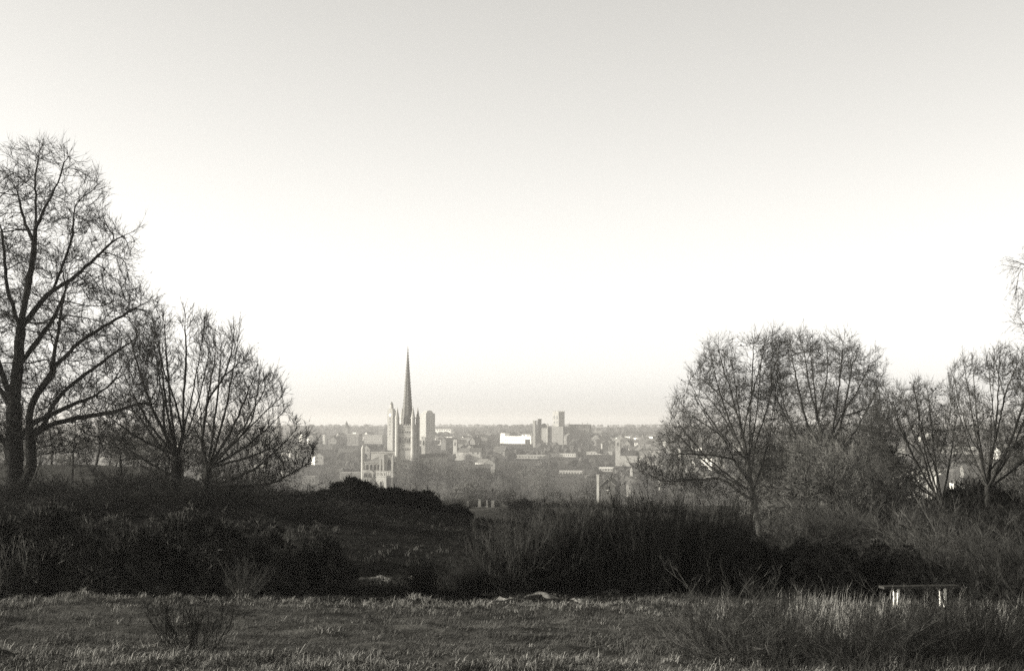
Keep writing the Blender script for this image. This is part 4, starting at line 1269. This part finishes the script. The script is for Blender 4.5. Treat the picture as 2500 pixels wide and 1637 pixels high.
tag(house, 'gabled house with a tall white chimney at its side above the broom', 'house')

# house with lit gable and chapel tower in front of the cathedral
gp_ = at(931, 1200, 800); zb = hz(gp_.x, 800) - 1; s = 800 / F
def rz8(py): return at(931, py, 800).z - zb
ct = empty('chapel_tower', (gp_.x, 800, zb), R(-20))
MB().box(-3.3, 3.0, 0, 6, 0, rz8(1163)).build('wall', MATS['stone'], ct)
MB().box(-3.5, 3.2, -.2, 6.2, rz8(1163) + .003, rz8(1160.5)).build('string_course', MATS['stone'], ct)
bt = MB()
for x in (-3.3, -1.2, 1.0, 2.5):
    bt.box(x, x + .55, -.1, .5, rz8(1160.4), rz8(1151)); bt.box(x, x + .55, 5.4, 6.1, rz8(1160.4), rz8(1151))
bt.box(-3.3, 3.05, -.08, .45, rz8(1153.5), rz8(1150.5) + .01)
bt.build('belfry', MATS['stone'], ct)
f = MB().arch(-.2, 0, rz8(1194), 2.2, 5.0, .2).build('window', MATS['stone'], ct); MB().arch(-.2, -.2, rz8(1193), 1.5, 4.3, .04).build('pane', MATS['glass'], f)
f = MB().arch(-2.4, 0, rz8(1198), 1.1, 3.6, .2).build('window', MATS['stone'], ct); MB().arch(-2.4, -.2, rz8(1197), .7, 3.1, .04).build('pane', MATS['glass'], f)
MB().box(3.02, 6.5, 1, 7, 0, rz8(1166)).build('side_wing', MATS['brick'], ct)
tag(ct, 'small stone chapel tower with arched window in front of the cathedral', 'chapel')
gp_ = at(898, 1200, 790); zb = hz(gp_.x, 790) - 1
def rz8(py): return at(898, py, 790).z - zb
gh = empty('gabled_house', (gp_.x, 790, zb), R(-52))
ze, zr = rz8(1183), rz8(1166)
MB().box(-5, 4, -4.2, 4.2, 0, ze).add([(-5, -4.2, ze), (-5, 4.2, ze), (-5, 0, zr - .1), (4, -4.2, ze), (4, 4.2, ze), (4, 0, zr - .1)], [], [(1, 0, 2), (3, 4, 5)]).build('wall', MATS['render_pale'], gh)
rf = MB()
for sy in (-1, 1):
    rf.add([(-5.3, sy * 4.6, ze - .35), (4.3, sy * 4.6, ze - .35), (4.3, 0, zr), (-5.3, 0, zr), (-5.3, sy * 4.6, ze - .15), (4.3, sy * 4.6, ze - .15), (4.3, 0, zr + .2), (-5.3, 0, zr + .2)],
           [(0, 1, 2, 3), (4, 5, 6, 7), (0, 1, 5, 4), (3, 0, 4, 7), (1, 2, 6, 5)])
rf.build('roof', MATS['tile'], gh)
for y in (-2, 1.6):
    MB().box(-5.09, -5.003, y - .4, y + .4, ze - 1.8, ze - .4).build('window', MATS['glass'], gh)
tag(gh, 'house with bright sunlit gable at the foot of the cathedral choir', 'house')

# striped warehouse
wp = at(2232, 1180, 620); zb = hz(wp.x, 620) - 1
def rzw(py): return at(2232, py, 620).z - zb
wh = empty('warehouse', (wp.x, 620, zb), R(-38))
W, Dp = 13.0, 14.0
MB().box(-W, W, -Dp / 2, Dp / 2, 0, rzw(1158)).build('wall', MATS['brick'], wh)
MB().box(-W - .4, W + .4, -Dp / 2 - .4, -Dp / 2 + 5, rzw(1158) + .003, rzw(1156)).build('lower_roof', MATS['render_pale'], wh)
MB().box(-W, W, -Dp / 2 + 5.003, Dp / 2, rzw(1158) + .003, rzw(1146)).build('upper_wall', MATS['concrete'], wh)
MB().box(-W - .3, W + .3, -Dp / 2 + 4.7, Dp / 2 + .3, rzw(1146) + .003, rzw(1144)).build('upper_roof', MATS['render_pale'], wh)
for k in range(14):
    x = -W + .6 + k * (2 * W - 1.2) / 13
    MB().box(x - .35, x + .35, -Dp / 2 - .3, -Dp / 2 - .003, 0, rzw(1158) - .003).build('pilaster', MATS['render_pale'], wh)
    MB().box(x - .35, x + .35, -Dp / 2 + 4.75, -Dp / 2 + 5.0, rzw(1155.5), rzw(1146) - .003).build('pilaster', MATS['render_pale'], wh)
tag(wh, 'white striped warehouse glimpsed between the bare trees on the right', 'warehouse')
block('pale_depot', 'pale depot roof glimpsed above the striped warehouse', 'building', 2290, 2390, 1092, 1106, 900, 'render_pale', R(-20), 10, 1, 8, win='brick', flat_top='white_paint')

# ------------------------------------------------------------------ town houses
def house_proto(w, l, e, r, wm, rm, name='town_house'):
    o = empty(name)
    MB().box(-w, w, -l, l, -3, e).add([(-w, -l, e), (w, -l, e), (0, -l, e + r - .05), (-w, l, e), (w, l, e), (0, l, e + r - .05)], [], [(0, 1, 2), (4, 3, 5)]).build('wall', MATS[wm], o)
    rf = MB()
    for sx in (-1, 1):
        rf.add([(sx * (w + .35), -l - .3, e - .25), (sx * (w + .35), l + .3, e - .25), (0, l + .3, e + r), (0, -l - .3, e + r), (sx * (w + .35), -l - .3, e - .05), (sx * (w + .35), l + .3, e - .05), (0, l + .3, e + r + .2), (0, -l - .3, e + r + .2)],
               [(0, 1, 2, 3), (4, 5, 6, 7), (0, 1, 5, 4), (3, 0, 4, 7), (1, 2, 6, 5)])
    r_ = rf.build('roof', MATS[rm], o)
    MB().box(-.5, .5, l * .45, l * .45 + 1.1, e + r * .6, e + r + 1.5).build('chimney', MATS['brick'], r_)
    for x in (-w * .45, w * .45):
        MB().box(x - .5, x + .5, -l - .06, -l - .003, e - 2.3, e - .9).build('window', MATS['glass'], o)
    for y in (-l * .5, l * .4):
        MB().box(-w - .06, -w - .003, y - .5, y + .5, e - 2.3, e - .9).build('window', MATS['glass'], o)
    return o
kinds = [('brick', 'tile', 'brick town house with tiled roof and chimney among the hazy city roofs'),
         ('render_pale', 'tile', 'pale rendered town house with tiled roof among the hazy city roofs'),
         ('white_paint', 'slate', 'whitewashed town house with dark slate roof among the hazy city roofs'),
         ('brick_pale', 'slate', 'light brick town house with slate roof among the hazy city roofs'),
         ('brick', 'slate', 'dark brick town house with slate roof among the hazy city roofs')]
protos = []
for wm, rm, lab in kinds:
    for (w, l) in ((3.6, 5.0), (4.2, 9.0)):
        protos.append((house_proto(w, l, 5.6, 3.2, wm, rm), lab + (', short' if l < 6 else ', long')))
used = set()
clear = [(940, 1030, 880), (1215, 1312, 1290), (1296, 1436, 1800), (1498, 1522, 1240), (840, 945, 1330), (726, 746, 1240), (785, 801, 1240), (1018, 1066, 1700), (1104, 1122, 1340), (1340, 1415, 990)]
rg = np.random.default_rng(123)
placed = []
def rowof(z, Y): return 1045 - (z - E) / Y * F
cnt = 0
tries = 0
while cnt < 235 and tries < 6000:
    tries += 1
    Y = 880 + 1250 * rg.random() ** 1.15
    px = rg.uniform(640, 1720) if rg.random() < .82 else rg.uniform(60, 2500)
    x = (px - 1250) / F * Y
    if any((x - a) ** 2 + (Y - b) ** 2 < 17 ** 2 for a, b in placed): continue
    hpx = 10 / Y * F
    if any(px + hpx > c0 and px - hpx < c1 and Y < cy + 25 for c0, c1, cy in clear): continue
    tr_ = rowof(hz(x, Y) + 13, Y)
    if any(px + hpx > c0 and px - hpx < c1 and Y < cy + 30 and tr_ < lim + 1 for c0, c1, cy, lim in LM): continue
    k = int(rg.choice(len(protos), p=[.13, .11, .16, .11, .10, .06, .08, .07, .10, .08]))
    o = protos[k][0] if k not in used else copy_tree(protos[k][0])
    used.add(k)
    o.location = (x, Y, hz(x, Y) + rg.uniform(1.5, 4.0)); o.rotation_euler = (0, 0, rg.choice([0, math.pi / 2, .5, -.6, 1.2]) + rg.normal(0, .2))
    sc = rg.uniform(.8, 1.25); o.scale = (sc, sc, sc * rg.uniform(.9, 1.2))
    tag(o, protos[k][1], 'house', protos[k][1].split(' among')[0] + 's' + (' short' if 'short' in protos[k][1] else ' long'))
    placed.append((x, Y)); cnt += 1
for k, (p, _) in enumerate(protos):
    if k not in used:
        for c in list(p.children_recursive) + [p]: bpy.data.objects.remove(c)

# ------------------------------------------------------------------ valley trees
VT = []
for i in range(6):
    rg = np.random.default_rng(200 + i)
    hh = 12.0; cw = [4.6, 3.8, 5.2, 4.2, 3.2, 4.8][i]
    A = unit(rg.normal(0, 1, (520, 3))) * (rg.random((520, 1)) ** .45)
    A = A * np.array([cw, cw, 4.6]) * (1 + .15 * np.sin(A[:, :1] * 7 + i)) + np.array([0, 0, 7.6])
    A = A[np.sin(A[:, 0] * 1.7 + i) + np.sin(A[:, 1] * 1.9) + np.sin(A[:, 2] * 1.6 + i) > -.7]
    L = [np.array([(0, 0, -1.0), (0.1, 0, 1.5), (rg.normal(0, .3), rg.normal(0, .3), 4), (rg.normal(0, .6), rg.normal(0, .6), 8)])]
    tm, cm = tree_meshes(A, L, rg, step=0.75, kill=0.95, infl=6, tip=0.035, rmax=.3, n_exp=2.2, wob=.3, tw=(3, 1.3, .038), tw2=(2, .8, .03), thick=.12, rtw=2.6)
    tm.materials.append(MATS['bark']); cm.materials.append(MATS['valley_twig'])
    VT.append((tm, cm))
def vtree(x, Y, h, i, rz, label, group, name='bare_tree'):
    root = empty(name, (x, Y, hz(x, Y) - .2), rz)
    k = h / 13.6
    root.scale = (k, k, k)
    link('trunk', VT[i][0], None, root); link('crown', VT[i][1], None, root)
    tag(root, label, 'tree', group)
rg = np.random.default_rng(321)
def ok_row(px, half, toprow, Y):
    # do not rise in front of what the photograph leaves open
    for c0, c1, cy, lim in ((855, 985, 860, 1192), (985, 1034, 860, 1104), (1215, 1312, 1290, 1083), (1296, 1436, 1800, 1056), (1500, 1519, 1240, 1101), (728, 744, 1240, 1079), (786, 800, 1240, 1083),
                            (845, 945, 1320, 1086), (1448, 1508, 495, 1194), (1340, 1415, 985, 1115), (1040, 1064, 1700, 1050), (2190, 2290, 610, 1180), (832, 886, 850, 1172), (1364, 1428, 715, 1157),
                            (1104, 1120, 1340, 1096), (1028, 1041, 1000, 1104), (944, 966, 1390, 1066), (1110, 1260, 180, 1240)) + tuple(LM):
        if px + half > c0 and px - half < c1 and Y < cy and toprow < lim: return False
    return True
n_slope = n_city = 0
tries = 0
while n_slope < 120 and tries < 5000:
    tries += 1
    Y = rg.choice([rg.uniform(210, 330), rg.uniform(330, 600), rg.uniform(600, 870)], p=[.13, .35, .52])
    px = rg.uniform(640, 1760) if rg.random() < .75 else rg.uniform(-80, 2600)
    h = rg.uniform(3.5, 6.5) if Y < 330 else (rg.uniform(6, 11) if Y < 600 else rg.uniform(10, 22))
    x = (px - 1250) / F * Y
    top_ = rowof(hz(x, Y) + h, Y)
    if top_ < 1095 and 700 < px < 1700: continue
    if top_ < 1075: continue
    if not ok_row(px, h * .36 / Y * F, top_, Y): continue
    vtree(x, Y, h, int(rg.integers(6)), rg.uniform(0, 6.28), ('bare tree in the grey belt of trees below the city' if Y > 600 else 'smaller bare tree on the slope falling to the valley'), 'trees in the belt below the city' if Y > 600 else 'trees on the falling slope')
    n_slope += 1
# tall trees hiding the foot of the cathedral tower
ORD = ['first', 'second', 'third', 'fourth', 'fifth', 'sixth', 'seventh', 'eighth', 'ninth', 'tenth', 'eleventh', 'twelfth']
for q_, (px, top_, Y) in enumerate(sorted(((1000, 1108, 845), (1022, 1104, 850), (1045, 1118, 840), (1070, 1112, 835), (1100, 1128, 830), (1135, 1120, 830), (1170, 1135, 820), (975, 1150, 815), (1210, 1140, 800), (1250, 1125, 830), (1290, 1128, 820), (1330, 1120, 830)))):
    x = (px - 1250) / F * Y
    h = at(px, top_, Y).z - hz(x, Y)
    vtree(x, Y, h, int(rg.integers(6)), rg.uniform(0, 6.28), 'tall bare tree in the row hiding the cathedral tower foot, %s from the choir' % ORD[q_], 'tall trees by the cathedral')
tries = 0
while n_city < 140 and tries < 5000:
    tries += 1
    Y = rg.uniform(900, 2200)
    px = rg.uniform(620, 1760) if rg.random() < .8 else rg.uniform(-80, 2600)
    h = rg.uniform(7, 13)
    x = (px - 1250) / F * Y
    top_ = rowof(hz(x, Y) + h, Y)
    if top_ < 1046: continue
    if not ok_row(px, h * .36 / Y * F, top_, Y): continue
    vtree(x, Y, h, int(rg.integers(6)), rg.uniform(0, 6.28), 'bare tree standing among the hazy city roofs', 'trees among the city roofs')
    n_city += 1
# thicket behind the tall trees on the heath
for i, (px, Y, h) in enumerate([(180, 125, 5.5), (300, 130, 5.0), (370, 118, 4.6), (560, 120, 4.4), (640, 124, 3.6), (700, 128, 2.6), (-20, 130, 5.5), (80, 140, 6), (450, 135, 4.6), (240, 160, 6.5), (215, 205, 6.0), (290, 215, 5.5), (100, 200, 6.0), (160, 215, 5.5), (40, 210, 6.5), (370, 200, 5.5), (440, 210, 4.8), (500, 190, 4.5), (590, 150, 4.0), (-40, 200, 6), (340, 180, 5), (270, 190, 5.8), (130, 165, 6.5), (20, 165, 7), (520, 160, 5), (410, 165, 5.5), (330, 145, 5.5)]):
    x = (px - 1250) / F * Y
    vtree(x, Y, h, i % 6, i * 1.1, 'small bare tree in the thicket behind the lime and its neighbours', 'thicket behind the tall trees', 'thicket_tree')
for i, (px, Y, h) in enumerate([(1950, 120, 10.9), (2060, 125, 10.2), (2150, 118, 8.7), (1900, 112, 8.0), (2380, 110, 6.5), (2470, 115, 9.8), (2000, 100, 8.0), (2110, 98, 7.2), (1930, 95, 7.2), (1980, 112, 10.2), (2035, 108, 10.9), (2085, 114, 10.4), (2140, 105, 9.4), (2185, 112, 9.0), (1880, 118, 8.7), (1830, 122, 5.0), (2060, 92, 7.2), (2330, 100, 4.6), (2420, 98, 7.3), (2490, 104, 8.5), (1960, 88, 6.5), (2010, 96, 8.5), (2070, 100, 9.0), (1970, 104, 9.5), (2130, 102, 8.5), (1915, 100, 7.5), (2160, 95, 6.5), (2040, 88, 6.5)]):
    x = (px - 1250) / F * Y
    vtree(x, Y, h, i % 6, i * 1.4, 'small bare tree in the thicket under the broad rounded tree', 'thicket under the broad tree', 'thicket_tree')

# ------------------------------------------------------------------ far woods
def lumps_mesh(P, S, rg):
    n = len(P)
    base = []
    for ph, k in ((-.6, 7), (.1, 8), (.75, 6)):
        for j in range(k):
            base.append((math.cos(ph) * math.cos(j * 2 * math.pi / k + ph), math.cos(ph) * math.sin(j * 2 * math.pi / k + ph), math.sin(ph)))
    base.append((0, 0, 1.0))
    B = np.array(base); m = len(B)
    T = []
    def strip(a0, na, b0, nb):
        i = j = 0
        while i < na or j < nb:
            if j >= nb or (i < na and (i + 1) / na <= (j + 1) / nb): T.append((a0 + i % na, a0 + (i + 1) % na, b0 + j % nb)); i += 1
            else: T.append((a0 + i % na, b0 + (j + 1) % nb, b0 + j % nb)); j += 1
    strip(0, 7, 7, 8); strip(7, 8, 15, 6)
    for j in range(6): T.append((15 + j, 15 + (j + 1) % 6, 21))
    T = np.array(T)
    V = P[:, None, :] + B[None] * S[:, None, :] * rg.uniform(.65, 1.25, (n, m, 1))
    return V.reshape(-1, 3), (T[None] + (np.arange(n) * m)[:, None, None]).reshape(-1, 3)
rg = np.random.default_rng(400)
n = 5200
Y = 950 + 5200 * rg.random(n) ** 1.25
x = rg.uniform(-.42, .42, n) * Y
px = x / Y * F + 1250
h = rg.uniform(4, 9, n) * (1 + sstep(Y, 2000, 4000) * .6)
z = hgt(x, Y)
top_ = 1045 - (z + h - E) / Y * F
keep = (top_ > 1034) & (vnoise(x * .012, Y * .006 + 3) > -.25)
for c0, c1, cy, lim in ((985, 1034, 860, 1104), (1215, 1312, 1310, 1084), (1296, 1436, 1840, 1056), (1500, 1519, 1260, 1101), (728, 744, 1260, 1079), (786, 800, 1260, 1083), (845, 945, 1340, 1086), (1340, 1415, 1000, 1115), (1040, 1108, 1740, 1052)) + tuple(LM):
    keep &= ~((px > c0 - 4) & (px < c1 + 4) & (Y < cy) & (top_ < lim))
x, Y, z, h = x[keep], Y[keep], z[keep], h[keep]
V, T = lumps_mesh(np.c_[x, Y, z + h * .5], np.c_[h * rg.uniform(.4, .9, len(h)), h * rg.uniform(.4, .9, len(h)), h * .5], rg)
fw = link('far_woods', mesh('far_woods', V, [T]), MATS['far_tree'])
tag(fw, 'hazy far woods and garden trees covering the city and skyline ridge', 'woods', None, 'stuff')

# ------------------------------------------------------------------ haze
hzb = MB().box(-5700, 5700, -60, 7400, E - 46.5, E + 53)
vm = bpy.data.materials.new('haze'); vm.use_nodes = True
vn = vm.node_tree.nodes; vn.clear()
pv = vn.new('ShaderNodeVolumePrincipled')
pv.inputs['Color'].default_value = (0.93, 0.90, 0.85, 1)
pv.inputs['Density'].default_value = 0.00017
pv.inputs['Anisotropy'].default_value = 0.25
out = vn.new('ShaderNodeOutputMaterial')
vm.node_tree.links.new(pv.outputs[0], out.inputs['Volume'])
hz_o = hzb.build('haze', vm)
tag(hz_o, 'thin pale winter haze lying over the valley', 'haze', None, 'stuff')
